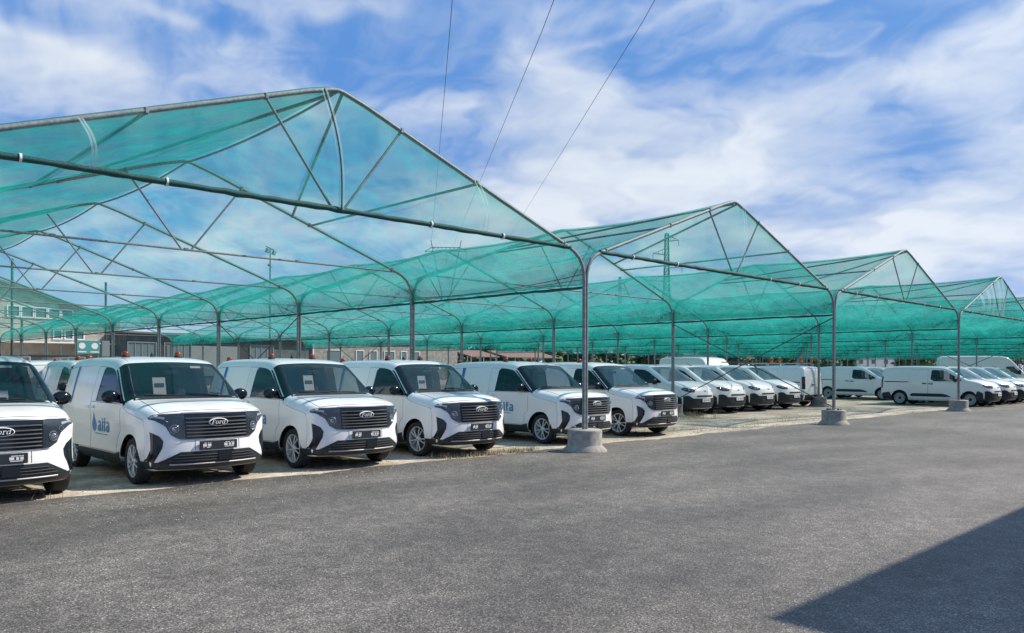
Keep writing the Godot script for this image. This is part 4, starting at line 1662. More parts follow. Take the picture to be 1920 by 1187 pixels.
	h.patch(s, poly([-0.62, 0.24, 0.62, 0.24, 0.62, 0.62, -0.62, 0.62]), [], Vector2(0.12, 0.06), h.front_y(0.006))
	var lo := part("lower_bumper", s, M.black, o)
	for k in 3:
		s = Sh.new()
		for i in 8:
			s.tube(PackedVector3Array([h.front(lerpf(-0.5, 0.5, i / 8.0), h.s_of_y(0.36 + 0.05 * k), 0.012), h.front(lerpf(-0.5, 0.5, (i + 1) / 8.0), h.s_of_y(0.36 + 0.05 * k), 0.012)]), 0.009, 5, false)
		part("intake_slat", s, M.dark, lo)
	s = Sh.new()
	var lip := PackedVector3Array()
	for i in 21:
		lip.append(h.front(lerpf(-0.60, 0.60, i / 20.0), h.s_of_y(0.285), 0.012))
	s.tube(lip, 0.013, 6)
	part("lip", s, M.steel_wheel, lo)
	var pc := h.front(0.0, h.s_of_y(0.55), 0.020)
	s = Sh.new()
	s.box(pc, Vector3(0.48, 0.12, 0.012), 0.003)
	var pl := part("number_plate", s, M.plate, o)
	s = Sh.new()
	for k in 7:
		if k != 2:
			s.box(pc + Vector3(-0.16 + 0.055 * k, 0, 0.007), Vector3(0.03 if k % 2 else 0.022, 0.06, 0.002), 0.0)
	part("plate_print", s, M.print, pl)
	# rear: door seam, handle, plate, lower bumper, hinges
	var r0 := h.s_of_roof(-2.15)
	s = Sh.new()
	h.patch(s, poly([-0.004, r0 + 0.16, 0.004, r0 + 0.16, 0.004, r0 + 1.30, -0.004, r0 + 1.30]), [], Vector2(0.1, 0.1), h.front_s(0.002))
	h.patch(s, poly([-0.76, r0 + 0.14, 0.76, r0 + 0.14, 0.76, r0 + 0.15, -0.76, r0 + 0.15]), [], Vector2(0.2, 0.1), h.front_s(0.002))
	part("rear_door_seam", s, M.dark, o)
	s = Sh.new()
	s.box(h.front(0.16, r0 + 0.86, 0.02), Vector3(0.22, 0.05, 0.04), 0.012)
	part("rear_handle", s, M.black, o)
	s = Sh.new()
	s.box(h.front(-0.36, r0 + 0.98, 0.012), Vector3(0.5, 0.12, 0.012), 0.003)
	part("number_plate", s, M.plate, o)
	s = Sh.new()
	h.patch(s, poly([-0.915, r0 + 1.30, 0.915, r0 + 1.30, 0.915, r0 + 1.56, -0.915, r0 + 1.56]), [], Vector2(0.12, 0.06), h.front_s(0.01))
	part("rear_bumper", s, M.black, o)
	for z in [1.4875, -1.4875]:
		wells(o, z, 0.377, 0.62, 0.885)
	for z in [1.4875, -1.4875]:
		for sg in [-1.0, 1.0]:
			wheel(o, Vector3(sg * 0.80, 0.325, z), sg, 0.325, "steel")
	cabin(o, 1.05, 0.12, -0.32, 0.80, 1.66)
	s = Sh.new()
	s.bar(h.front(0.0, h.s_of_roof(0.28)), h.front(0.0, h.s_of_roof(0.28)) + Vector3(0, 0.11, -0.17), 0.008, 5)
	s.lathe(PackedVector2Array([Vector2(0, 0.025), Vector2(0.025, 0.02), Vector2(0.035, -0.005)]), 10, Transform3D(Basis.IDENTITY, h.front(0.0, h.s_of_roof(0.28))))
	part("rod_aerial", s, M.black, o)
	for sg in [-1.0, 1.0]:
		s = Sh.new()
		var line := PackedVector3Array()
		for i in 20:
			line.append(h.front(sg * 0.75, lerpf(ws1 + 0.05, h.s_of_roof(-2.15), i / 19.0), -0.001))
		s.tube(line, 0.007, 5, false)
		part("roof_seam", s, M.steel_wheel, o)
	return o


func tall_bend(p: Vector3) -> Vector3:
	var u := clampf(absf(p.x) / 1.02, 0.0, 1.0)
	var k := 1.0 - 0.10 * smoothstep(1.2, 2.7, p.y)
	var z := p.z - 0.22 * u * u * u * smoothstep(1.0, 2.8, p.z)
	return Vector3(p.x * k, p.y + 0.04 * (1.0 - u * u) * smoothstep(1.8, 2.4, p.y), z)


func make_tall_van() -> Node3D:
	var o := thing("high_roof_van", "", "van", Vector3.ZERO, 0.0, "long white high roofed vans behind the others")
	var h := hull([2.7, 0.25, 2.95, 0.28, 3.05, 0.40, 3.06, 0.70, 3.03, 0.95, 2.93, 1.10, 2.6, 1.22, 2.3, 1.33, 2.2, 1.42, 1.65, 1.98, 1.5, 2.14, 1.2, 2.42, 1.0, 2.52, 0.6, 2.57, -0.5, 2.58, -2.0, 2.58, -2.8, 2.57, -2.95, 2.5, -3.0, 2.2, -3.03, 1.4, -3.03, 0.6, -3.0, 0.35, -2.8, 0.26, -1.0, 0.25, 1.0, 0.25], 1.02, 0.12, tall_bend)
	var win := poly([0.95, 1.38, 0.98, 1.88, 1.45, 1.88, 1.95, 1.42, 1.9, 1.35])
	var ws0 := h.s_of_y(1.42)
	var ws1 := h.s_of_y(2.02)
	var wsh := poly([-0.88, ws0, 0.88, ws0, 0.88, ws1, -0.88, ws1])
	part("body", van_shell(h, [2.02, -2.0], 0.40, [win], [wsh]), M.paint, o)
	var s := Sh.new()
	h.patch(s, wsh, [], Vector2(0.3, 0.2), h.front_s(-0.004))
	part("windscreen", s, M.glass, o)
	for sg in [-1.0, 1.0]:
		s = Sh.new()
		h.patch(s, win, [], Vector2(0.3, 0.2), h.side_f(sg, -0.006))
		part("side_window", s, M.glass, o)
		s = Sh.new()
		h.patch(s, poly([-1.55, 0.55, -1.55, 0.68, 1.55, 0.68, 1.55, 0.55]), [], Vector2(0.3, 0.2), h.side_f(sg, 0.012))
		part("side_moulding", s, M.black, o)
		s = Sh.new()
		s.ball(Vector3(sg * 1.15, 1.50, 1.75), Vector3(0.10, 0.18, 0.08))
		s.bar(Vector3(sg * 0.95, 1.4, 1.8), Vector3(sg * 1.1, 1.45, 1.76), 0.03)
		part("wing_mirror", s, M.black, o)
		s = Sh.new()
		var hl := poly([0.62, 0.92, 0.92, 1.06, 0.98, 1.02, 0.96, 0.82, 0.66, 0.80])
		h.patch(s, hl if sg > 0 else mirror(hl), [], Vector2(0.06, 0.06), h.front_y(0.006))
		part("headlight", s, M.reflector, o)
	s = Sh.new()
	h.patch(s, poly([-0.95, 0.3, 0.95, 0.3, 0.95, 0.62, -0.95, 0.62]), [], Vector2(0.2, 0.1), h.front_y(0.008))
	part("lower_bumper", s, M.black, o)
	for z in [2.02, -2.0]:
		wells(o, z, 0.41, 0.68, 0.97)
	for z in [2.02, -2.0]:
		for sg in [-1.0, 1.0]:
			wheel(o, Vector3(sg * 0.88, 0.35, z), sg, 0.35, "steel")
	cabin(o, 1.85, 0.95, 0.55, 0.9, 2.3)
	return o


func roof_rack(o: Node3D, z0: float, z1: float, y: float, lamps: bool) -> void:
	var r := Node3D.new()
	r.name = "roof_rack"
	o.add_child(r, true)
	for x in [-0.62, 0.62]:
		var s := Sh.new()
		s.box(Vector3(x, y + 0.10, (z0 + z1) / 2), Vector3(0.03, 0.04, absf(z1 - z0)), 0.006)
		for k in 5:
			s.box(Vector3(x, y + 0.04, lerpf(z0, z1, k / 4.0)), Vector3(0.04, 0.12, 0.06), 0.01)
		part("side_rail", s, M.steel_wheel, r)
	for k in 5:
		var s := Sh.new()
		s.box(Vector3(0, y + 0.13, lerpf(z0, z1, k / 4.0)), Vector3(1.3, 0.03, 0.05), 0.006)
		part("cross_bar", s, M.dark, r)
	if lamps:
		for e in [[-0.5, z1], [0.5, z1], [-0.45, (z0 + z1) / 2], [0.3, (z0 + z1) / 2], [-0.2, z0]]:
			var s := Sh.new()
			var ring := PackedVector3Array()
			for k in 13:
				ring.append(Vector3(e[0] + 0.10 * cos(TAU * k / 12.0), y + 0.27 + 0.10 * sin(TAU * k / 12.0), e[1]))
			s.tube(ring, 0.028, 6, false)
			s.bar(Vector3(e[0], y + 0.12, e[1]), Vector3(e[0], y + 0.20, e[1]), 0.03)
			part("clamp_wheel", s, M.orange, r)
		var b := Sh.new()
		b.box(Vector3(0.1, y + 0.17, z0 + 0.5), Vector3(0.5, 0.06, 1.2), 0.01)
		part("plank", b, M.roof_brown, r)


func build_vans() -> void:
	var fz := -2.93
	var a := make_slat_van()
	var at := [[-9.68, -2.80, 0.0, "white van cut off by the left edge, orange beacons on its roof"],
		[-7.07, -2.90, 0.012, "white van whose blue water drop logo shows whole on its door"],
		[-4.53, -2.98, 0.0, "white slat-grilled van third from the left, paper sheet behind its windscreen"],
		[-1.95, -3.02, -0.01, "white slat-grilled van parked just left of the nearest concrete base"],
		[1.52, -3.15, 0.0, "white slat-grilled van behind the nearest post, its grille crossed by the twin tubes"],
		[4.33, -3.30, 0.01, "last white slat-grilled van of the row, right of the nearest post"],
		[-5.95, -9.6, 0.0, "white van of the second row showing its roof between the two leftmost vans"]]
	for i in at.size():
		var e: Array = at[i]
		if i == 0:
			a.position = Vector3(e[0], -0.03, e[1]); a.rotation.y = e[2]
			a.set_meta("label", e[3])
		else:
			dup(a, Vector3(e[0], -0.03, e[1]), e[2], e[3])
	for i in at.size():
		var o: Node3D = get_node("panel_van" if i == 0 else "panel_van_%03d" % i)
		for k in o.get_children():
			if k.name.begins_with("wheel") and k.position.z > 0.0 and k.get_child_count() > 0:
				k.rotation.y = [0.03, -0.04, 0.0, 0.07, -0.02, 0.05, 0.0][i]
			elif k.name.begins_with("paper_sheet"):
				if i >= 4:
					k.free()
				elif i == 0:
					k.position += Vector3(0.50, -0.16, 0.12)
				elif i == 2:
					k.position += Vector3(0.05, 0.02, 0.0)
			elif k.name.begins_with("dash_cloth") and i in [0, 3, 5]:
				k.free()
			elif k.name.begins_with("sticker") and i in [2, 4]:
				k.free()
	var b := make_plain_van()
	var bt := [[12.30, -7.45, 0.0, "white closed-nose van cut by the post with the small concrete base"],
		[14.55, -7.45, 0.0, "white closed-nose van second right of the small concrete base, cable across its windscreen"],
		[16.80, -7.45, 0.0, "white closed-nose van third right of the small concrete base"],
		[19.02, -7.45, 0.0, "white closed-nose van beside the van with orange roof clamps"],
		[27.90, -2.45, 0.0, "white closed-nose van seen side-on behind the clean pale concrete base"],
		[30.45, -2.45, 0.0, "white closed-nose van first behind the lone side-on van"],
		[32.95, -2.45, 0.0, "white closed-nose van second behind the lone side-on van"],
		[35.45, -2.45, 0.0, "white closed-nose van third behind the lone side-on van, at the photo edge"],
		[32.80, -8.1, 0.0, "white closed-nose van seen side-on through the gap left of the lone side-on van"],
		[35.3, -8.1, 0.0, "white closed-nose van whose roof shows over the side-on van in the gap"]]
	for i in bt.size():
		var e: Array = bt[i]
		if i == 0:
			b.position = Vector3(e[0], -0.03, e[1]); b.rotation.y = e[2]
			b.set_meta("label", e[3])
		else:
			dup(b, Vector3(e[0], -0.03, e[1]), e[2], e[3])
	var r := dup(b, Vector3(22.05, -0.03, -8.1), PI, "white van turned rear to the road, orange clamps on its roof rack")
	roof_rack(r, 1.0, -2.0, 1.80, true)
	r = dup(b, Vector3(-6.25, -0.03, -14.0), PI, "white van at the back between the two leftmost vans, dark rack on its roof")
	roof_rack(r, 1.0, -2.0, 1.80, false)
	var c := make_tall_van()
	c.position = Vector3(50.2, -0.03, -6.6)
	c.rotation.y = 0.45
	c.set_meta("label", "long high-roofed white van rising behind the vans at the right edge")
	r = dup(c, Vector3(30.0, -0.27, -16.6), -0.3, "white high-roofed van with dark roof feet behind the closed-nose vans")
	roof_rack(r, 0.6, -2.6, 2.58, false)


# ------------------------------------------------------------------ buildings
func window_at(o: Node3D, c: Vector3, w: float, h: float, bars: int, frame: Material) -> void:
	var s := Sh.new()
	for e in [[-w / 2, 0.0, 0.09, h + 0.09], [w / 2, 0.0, 0.09, h + 0.09]]:
		s.box(c + Vector3(e[0], e[1], 0.03), Vector3(e[2], e[3], 0.12), 0.01)
	for e in [[0.0, -h / 2, w - 0.09, 0.09], [0.0, h / 2, w - 0.09, 0.09]]:
		s.box(c + Vector3(e[0], e[1], 0.03), Vector3(e[2], e[3], 0.118), 0.01)
	var f := part("window", s, frame, o)
	for k in bars + 1:
		var x0 := -w / 2 + 0.045 + (w - 0.09) * k / (bars + 1)
		var x1 := -w / 2 + 0.045 + (w - 0.09) * (k + 1) / (bars + 1)
		s = Sh.new()
		s.box(c + Vector3((x0 + x1) / 2, 0, 0.012), Vector3(x1 - x0 - 0.04, h - 0.09, 0.02))
		part("pane", s, M.pane, f)
		if k > 0:
			s = Sh.new()
			s.box(c + Vector3(x0, 0, 0.02), Vector3(0.07, h - 0.09, 0.08))
			part("bar", s, frame, f)


func extruded(pts: PackedVector2Array, z0: float, z1: float) -> Sh:
	var s := Sh.new()
	var ix := Geometry2D.triangulate_polygon(pts)
	for k in range(0, ix.size(), 3):
		for z in [z0, z1]:
			s.flat3(Vector3(pts[ix[k]].x, pts[ix[k]].y, z), Vector3(pts[ix[k + 1]].x, pts[ix[k + 1]].y, z), Vector3(pts[ix[k + 2]].x, pts[ix[k + 2]].y, z), Vector3(0, 0, 1 if z == maxf(z0, z1) else -1))
	var mid := Vector2.ZERO
	for p in pts:
		mid += p / pts.size()
	for i in pts.size():
		var p := pts[i]
		var q := pts[(i + 1) % pts.size()]
		var out := (p + q) / 2 - mid
		s.quad(Vector3(p.x, p.y, z0), Vector3(q.x, q.y, z0), Vector3(q.x, q.y, z1), Vector3(p.x, p.y, z1), Vector3(out.x, out.y, 0))
	return s


func build_buildings() -> void:
	# big beige hall at the far left
	var o := thing("beige_hall", "large beige hall with white framed windows at the far left behind the nets", "building", Vector3(0, -0.03, -64))
	part("wall", extruded(poly([-26, 0, 11.6, 0, 11.6, 5.7, 1.0, 8.9, -26, 8.9]), 0.0, -22.0), M.plaster, o)
	var s := Sh.new()
	s.box(Vector3(6.2, 7.42, -11), Vector3(11.3, 0.18, 22.8), 0.0, Basis(Vector3.BACK, -atan2(3.2, 10.6)))
	s.box(Vector3(-12.5, 9.0, -11), Vector3(27.2, 0.18, 22.8), 0.0)
	part("roof", s, M.roof_grey, o)
	for k in 5:
		window_at(o, Vector3(3.5 + k * 0.98, 6.15 - k * 0.03, 0.0), 0.86, 0.85, 0, M.white_trim)
	window_at(o, Vector3(9.1, 5.75, 0.0), 1.5, 0.7, 2, M.white_trim)
	for k in 3:
		window_at(o, Vector3(6.7 + k * 0.85, 4.35, 0.0), 0.62, 0.75, 0, M.white_trim)
	s = Sh.new()
	s.box(Vector3(6.6, 3.62, 0.7), Vector3(9.6, 0.10, 1.4), 0.02)
	part("canopy_slab", s, M.white_trim, o)
	for x in [2.2, 6.6, 11.0]:
		s = Sh.new()
		s.bar(Vector3(x, 0, 1.3), Vector3(x, 3.6, 1.3), 0.05)
		part("canopy_post", s, M.roof_grey, o)
	s = Sh.new()
	s.box(Vector3(5.0, 1.3, 0.04), Vector3(1.0, 2.6, 0.08), 0.01)
	part("door", s, M.grey_light, o)
	# low dark grey green shed with windows
	o = thing("grey_shed", "low dark grey green shed with window bands behind the vans on the left", "building", Vector3(0, -0.03, -60))
	part("wall", extruded(poly([10.8, 0, 28.2, 0, 28.2, 4.15, 10.8, 4.5]), 0.0, -9.0), M.grey_wall, o)
	s = Sh.new()
	s.box(Vector3(19.5, 4.42, -4.5), Vector3(17.9, 0.16, 9.8), 0.0, Basis(Vector3.BACK, -0.02))
	part("roof", s, M.roof_grey, o)
	for x in [12.1, 15.1, 22.9]:
		window_at(o, Vector3(x, 3.1, 0.0), 2.3, 1.3, 3, M.grey_light)
	for x in [13.75, 21.1]:
		s = Sh.new()
		s.box(Vector3(x, 1.75, 0.03), Vector3(0.85, 3.5, 0.06), 0.01)
		part("door", s, M.dark, o)
	s = Sh.new()
	s.box(Vector3(18.4, 2.2, 0.04), Vector3(4.2, 2.7, 0.08), 0.01)
	part("roller_shutter", s, M.grey_light, o)
	s = Sh.new()
	s.box(Vector3(28.28, 2.05, 0.1), Vector3(0.14, 4.1, 0.2), 0.02)
	part("corner_board", s, M.white_trim, o)
	# pale rendered house with white window surrounds
	o = thing("pale_house", "pale rendered building with a row of white framed windows behind the middle vans", "building", Vector3(0, -0.03, -75))
	s = Sh.new()
	s.box(Vector3(48.3, 2.6, -5), Vector3(22.4, 5.2, 10))
	part("wall", s, M.pale_wall, o)
	s = Sh.new()
	s.box(Vector3(48.3, 5.3, -5), Vector3(23.2, 0.2, 10.8), 0.03)
	part("roof", s, M.roof_grey, o)
	for e in [[39.9, 1.75], [43.5, 1.1], [45.5, 1.1], [48.0, 1.6], [50.3, 0.9], [52.3, 1.1]]:
		window_at(o, Vector3(e[0], 3.05, 0.0), e[1], 1.5, 0, M.white_trim)
	# two open shelters with brown roofs before the trees
	for e in [[61.4, 67.0, "small open shelter with a brown roof left of the larger one"], [68.4, 79.6, "larger open shelter with a brown sloping roof in front of the trees"]]:
		o = thing("open_shelter", e[2], "shelter", Vector3(0, -0.03, -75), 0.0, "brown roofed shelters by the trees")
		s = Sh.new()
		var w: float = e[1] - e[0]
		s.box(Vector3((e[0] + e[1]) / 2, 3.75, -1.5), Vector3(w, 0.14, 4.6), 0.02, Basis(Vector3.RIGHT, 0.22))
		part("roof", s, M.roof_brown, o)
		for x in [e[0] + 0.4, (e[0] + e[1]) / 2, e[1] - 0.4]:
			for z in [0.3, -3.3]:
				s = Sh.new()
				s.bar(Vector3(x, 0, z), Vector3(x, 3.6 if z > 0 else 4.1, z), 0.07)
				part("post", s, M.white_trim, o)
	# white buildings far right
	o = thing("white_house", "far white building with small dark windows behind the net posts on the right", "building", Vector3(222, -0.03, -84), -0.6)
	s = Sh.new()
	s.box(Vector3(0, 3.0, -5), Vector3(17, 6.0, 10))
	part("wall", s, M.white_trim, o)
	s = Sh.new()
	s.box(Vector3(0, 6.1, -5), Vector3(17.6, 0.25, 10.6), 0.03)
	part("roof", s, M.roof_grey, o)
	for k in 4:
		window_at(o, Vector3(-6 + k * 4, 3.9, 0), 1.4, 1.4, 0, M.white_trim)
	o = thing("beige_house", "far beige building right of the white one, by a round tree", "building", Vector3(247, -0.03, -84), -0.6)
	s = Sh.new()
	s.box(Vector3(0, 3.2, -5), Vector3(26, 6.4, 10))
	part("wall", s, M.plaster, o)
	s = Sh.new()
	s.box(Vector3(0, 6.5, -5), Vector3(26.6, 0.25, 10.6), 0.03)
	part("roof", s, M.roof_grey, o)
	for k in 4:
		window_at(o, Vector3(-9 + k * 6, 4.2, 0), 2.0, 1.6, 1, M.white_trim)
	# the hall across the road, outside the frame, whose shadow falls on the asphalt
	var hh := 7.0
	o = thing("roadside_hall", "hall across the road outside the frame that shades the asphalt corner", "building", Vector3(-7.03 + hh * 0.883, 0, 7.65 + hh * 0.469))
	s = Sh.new()
	s.box(Vector3(35, hh / 2 - 0.1, 9), Vector3(70, hh - 0.2, 18))
	part("wall", s, M.plaster, o)
	s = Sh.new()
	s.box(Vector3(35, hh - 0.1, 9), Vector3(70.02, 0.2, 18.02))
	part("roof", s, M.roof_grey, o)
	for k in 6:
		s = Sh.new()
		s.box(Vector3(6 + k * 11, 2.2, -0.04), Vector3(4.2, 4.4, 0.08), 0.01)
		part("roller_door", s, M.grey_light, o)
	# painted board with two white discs
	o = thing("sign_board", "teal board with two white discs between the net posts on the left", "sign", Vector3(6.55, 0, -55))
	s = Sh.new()
	s.box(Vector3(0, 3.1, 0), Vector3(1.55, 1.0, 0.06), 0.01)
	part("board", s, M.teal_board, o)
	for x in [-0.45, 0.42]:
		s = Sh.new()
		s.lathe(PackedVector2Array([Vector2(0, 0.012), Vector2(0.23, 0.012), Vector2(0.23, 0.0)]), 24, Transform3D(Basis(Vector3.RIGHT, PI / 2), Vector3(x, 3.2, 0.032)))
		part("disc", s, M.white_trim, o)
		s = Sh.new()
		s.box(Vector3(x, 2.75, 0.036), Vector3(0.6, 0.09, 0.01))
		part("strip", s, M.white_trim, o)
	for x in [-0.7, 0.7]:
		s = Sh.new()
		s.bar(Vector3(x, -0.03, -0.07), Vector3(x, 3.6, -0.07), 0.04)
		part("post", s, M.tube, o)
	s = Sh.new()
	s.box(Vector3(1.2, 3.0, -0.1), Vector3(0.55, 1.2, 0.3), 0.02)
	part("cabinet", s, M.grey_light, o)


# ------------------------------------------------------------------ trees, masts and wires far away
func make_tree(kind: int, h: float, seed_: int) -> Node3D:
	var r := RandomNumberGenerator.new()
	r.seed = seed_
	var o := Node3D.new()
	o.name = "tree"
	var s := Sh.new()
	s.tube(PackedVector3Array([Vector3(0, -0.05, 0), Vector3(0.1, h * 0.25, 0.05), Vector3(-0.05, h * 0.5, 0), Vector3(0.1, h * 0.8, 0.1)]), 0.1, 7, true, PackedFloat32Array([h * 0.035, h * 0.027, h * 0.018, 0.02]))
	var tips := []
	for k in 9:
		var a := r.randf() * TAU
		var y0 := h * r.randf_range(0.06, 0.6)
		var tip := Vector3(cos(a) * h * r.randf_range(0.18, 0.34), y0 + h * r.randf_range(0.10, 0.32), sin(a) * h * r.randf_range(0.18, 0.34))
		s.tube(PackedVector3Array([Vector3(0, y0, 0), tip * Vector3(0.5, 1, 0.5) - Vector3(0, h * 0.05, 0), tip]), 0.03, 5, true, PackedFloat32Array([h * 0.014, h * 0.009, 0.01]))
		tips.append(tip)
	tips.append(Vector3(0, h * 0.86, 0))
	part("trunk", s, M.bark, o)
	s = Sh.new()
	for tip in tips:
		for c in 3:
			var cc: Vector3 = tip + Vector3(r.randfn(), r.randfn() * 0.7, r.randfn()) * h * 0.07
			var cr := h * r.randf_range(0.08, 0.15)
			for k in 44:
				var d := Vector3(r.randfn(), r.randfn(), r.randfn()).normalized()
				var p := cc + d * cr * pow(r.randf(), 0.4) * Vector3(1, 0.8, 1)
				var e := Vector3(r.randfn(), r.randfn() * 0.6, r.randfn()).normalized()
				var g := e.cross(d + Vector3(0, 0.3, 0)).normalized()
				var z := h * r.randf_range(0.03, 0.06)
				var n1 := (d + Vector3(0, 0.5, 0)).normalized()
				s.tri(p - e * z, p + g * z * 0.7, p + e * z, n1, n1, n1)
				s.tri(p - e * z, p + e * z, p - g * z * 0.7, n1, n1, n1)
	part("crown", s, M["leaf%d" % kind], o)
	return o


func build_far_things() -> void:
	var protos := [make_tree(0, 7.0, 1), make_tree(1, 6.0, 2), make_tree(2, 8.0, 3), make_tree(0, 6.5, 4)]
	var C := Vector3(-11.79, 0, 10.19)
	var spots := []
	for i in 30:
		spots.append([862.0 + 24.5 * i, 125.0 + 2.6 * i + 14.0 * float(i % 3)])
	for i in 10:
		spots.append([1752.0 + 26.0 * i, 190.0 + 9.0 * float(i % 3)])
	spots.append([1702.0, 150.0])
	spots.append([1722.0, 165.0])
	var kinds := ["dark leafy tree", "lighter bushy tree", "deep green tall tree", "broad green tree"]
	var near := ["behind the brown shelters", "behind the post of the nearest base", "above the closed-nose vans", "under the far edge of the nets", "beside the far white building"]
	var seen_trees := {}
	for i in spots.size():
		var u: float = spots[i][0]
		var dist: float = spots[i][1]
		var t: Node3D = protos[(i * 7 + i / 3) % 4].duplicate()
		t.name = numbered("tree")
		add_child(t, true)
		var dir := Vector3(sin(0.765839), 0, -cos(0.765839)) + Vector3(cos(0.765839), 0, sin(0.765839)) * (u - 960.0) / 1483.24
		t.position = C + dir * dist + Vector3(0, -0.05, 0)
		t.rotation.y = i * 2.3
		var k := 0.95 + 0.3 * fmod(i * 0.618, 1.0)
		t.scale = Vector3(k * 1.25, k, k * 1.25)
		var w: String = near[0] if u < 1040 else near[1] if u < 1130 else near[2] if u < 1420 else near[3] if u < 1650 else near[4]
		var kind: String = kinds[(i * 7 + i / 3) % 4]
		var nth: int = seen_trees.get(kind + w, 0)
		seen_trees[kind + w] = nth + 1
		tag(t, "%s%s %s" % [["", "second from left, ", "third from left, ", "fourth from left, ", "fifth from left, "][mini(nth, 4)], kind, w], "tree", "dark trees in a row behind the nets")
	for p in protos:
		p.free()
	# floodlight mast
	var o := thing("floodlight_mast", "tall thin mast with two square floodlights seen through the nearest net", "light mast", Vector3(23.75, 0, -60), 0.7)
	var s := Sh.new()
	s.tube(PackedVector3Array([Vector3(0, -0.03, 0), Vector3(0, 13.0, 0)]), 0.08, 8, true, PackedFloat32Array([0.11, 0.06]))
	part("pole", s, M.cable, o)
	s = Sh.new()
	s.bar(Vector3(-0.95, 13.0, 0), Vector3(0.95, 12.9, 0), 0.05)
	part("cross_arm", s, M.cable, o)
	for x in [-0.75, 0.75]:
		s = Sh.new()
		s.box(Vector3(x, 12.62, 0.06), Vector3(0.55, 0.42, 0.2), 0.03, Basis(Vector3.RIGHT, 0.35))
		var f := part("floodlight", s, M.roof_grey, o)
		s = Sh.new()
		s.box(Vector3(x, 12.60, 0.165), Vector3(0.44, 0.32, 0.02), 0.005, Basis(Vector3.RIGHT, 0.35))
		part("glass", s, M.reflector, f)
	s = Sh.new()
	s.bar(Vector3(-0.35, 11.3, 0), Vector3(0.35, 11.2, 0), 0.03)
	s.ball(Vector3(-0.35, 11.3, 0), Vector3(0.1, 0.1, 0.1))
	part("bracket", s, M.cable, o)
	# plain poles
	for e in [[8.35, -57.0, 8.3, "thin grey pole standing behind the nets left of the floodlight mast"], [1.05, -52.5, 9.0, "grey pole at the left edge behind the last arch"], [1.75, -53.0, 5.0, "shorter grey pole beside the one at the left edge"]]:
		single("pole", brace_mesh(Vector3(e[0], -0.05, e[1]), Vector3(e[0], e[2], e[1]), 0.085), M.cable, e[3], "pole", "grey poles behind the nets")
	# lattice pylons
	lattice_pylon(Vector3(180.0, -0.05, -124.5), 41.0, 2.9, 4, "steel lattice pylon with three arms seen through the second gable", 0.75)
	lattice_pylon(Vector3(304.7, -0.05, -240.4), 48.0, 3.4, 3, "far small steel lattice pylon left of the larger one", 0.75)
	portal_pylon(Vector3(152.7, -0.05, -192.3), 40.0, 0.72)
	# three conductors coming over the camera to the portal pylon
	var arm := [Vector3(0, 0, 0), Vector3(0, 0, 0), Vector3(0, 0, 0)]
	var along := Vector3(cos(-0.72), 0, -sin(-0.72)).rotated(Vector3.UP, 0.0)
	along = Vector3(cos(0.765839), 0, sin(0.765839))
	for k in 3:
		arm[k] = Vector3(152.7, 36.0, -192.3) + along * (k - 1) * 5.4
	var eye := Vector3(-11.789, 1.62, 10.192)
	var rays := [Vector3(0.6378, 0.4653, -0.7740), Vector3(0.7311, 0.4657, -0.6843), Vector3(0.8234, 0.4661, -0.5955)]
	var names := ["left overhead wire, almost upright in the sky above the nearest gable", "middle overhead wire slanting down to the nearest gable's right slope", "right overhead wire slanting down between the first two gables"]
	for k in 3:
		var p: Vector3 = eye + rays[k] * 44.0
		var e: Vector3 = arm[k]
		if k == 2:
			e = eye + Vector3(0.6870, 0.158, -0.7275) * 210.0
		var back := p + (p - e) * 0.35
		back.y = p.y + 1.5
		var s2 := Sh.new()
		var pts := PackedVector3Array()
		for i in 41:
			var w := i / 40.0
			pts.append(back.lerp(p, w / 0.26) if w < 0.26 else p.lerp(e, (w - 0.26) / 0.74))
		var rad := PackedFloat32Array()
		for i in pts.size():
			rad.append(0.022)
		s2.tube(pts, 0.022, 6, true, rad)
		single("overhead_wire", s2, M.wire, names[k], "power line", "overhead wires crossing the sky")


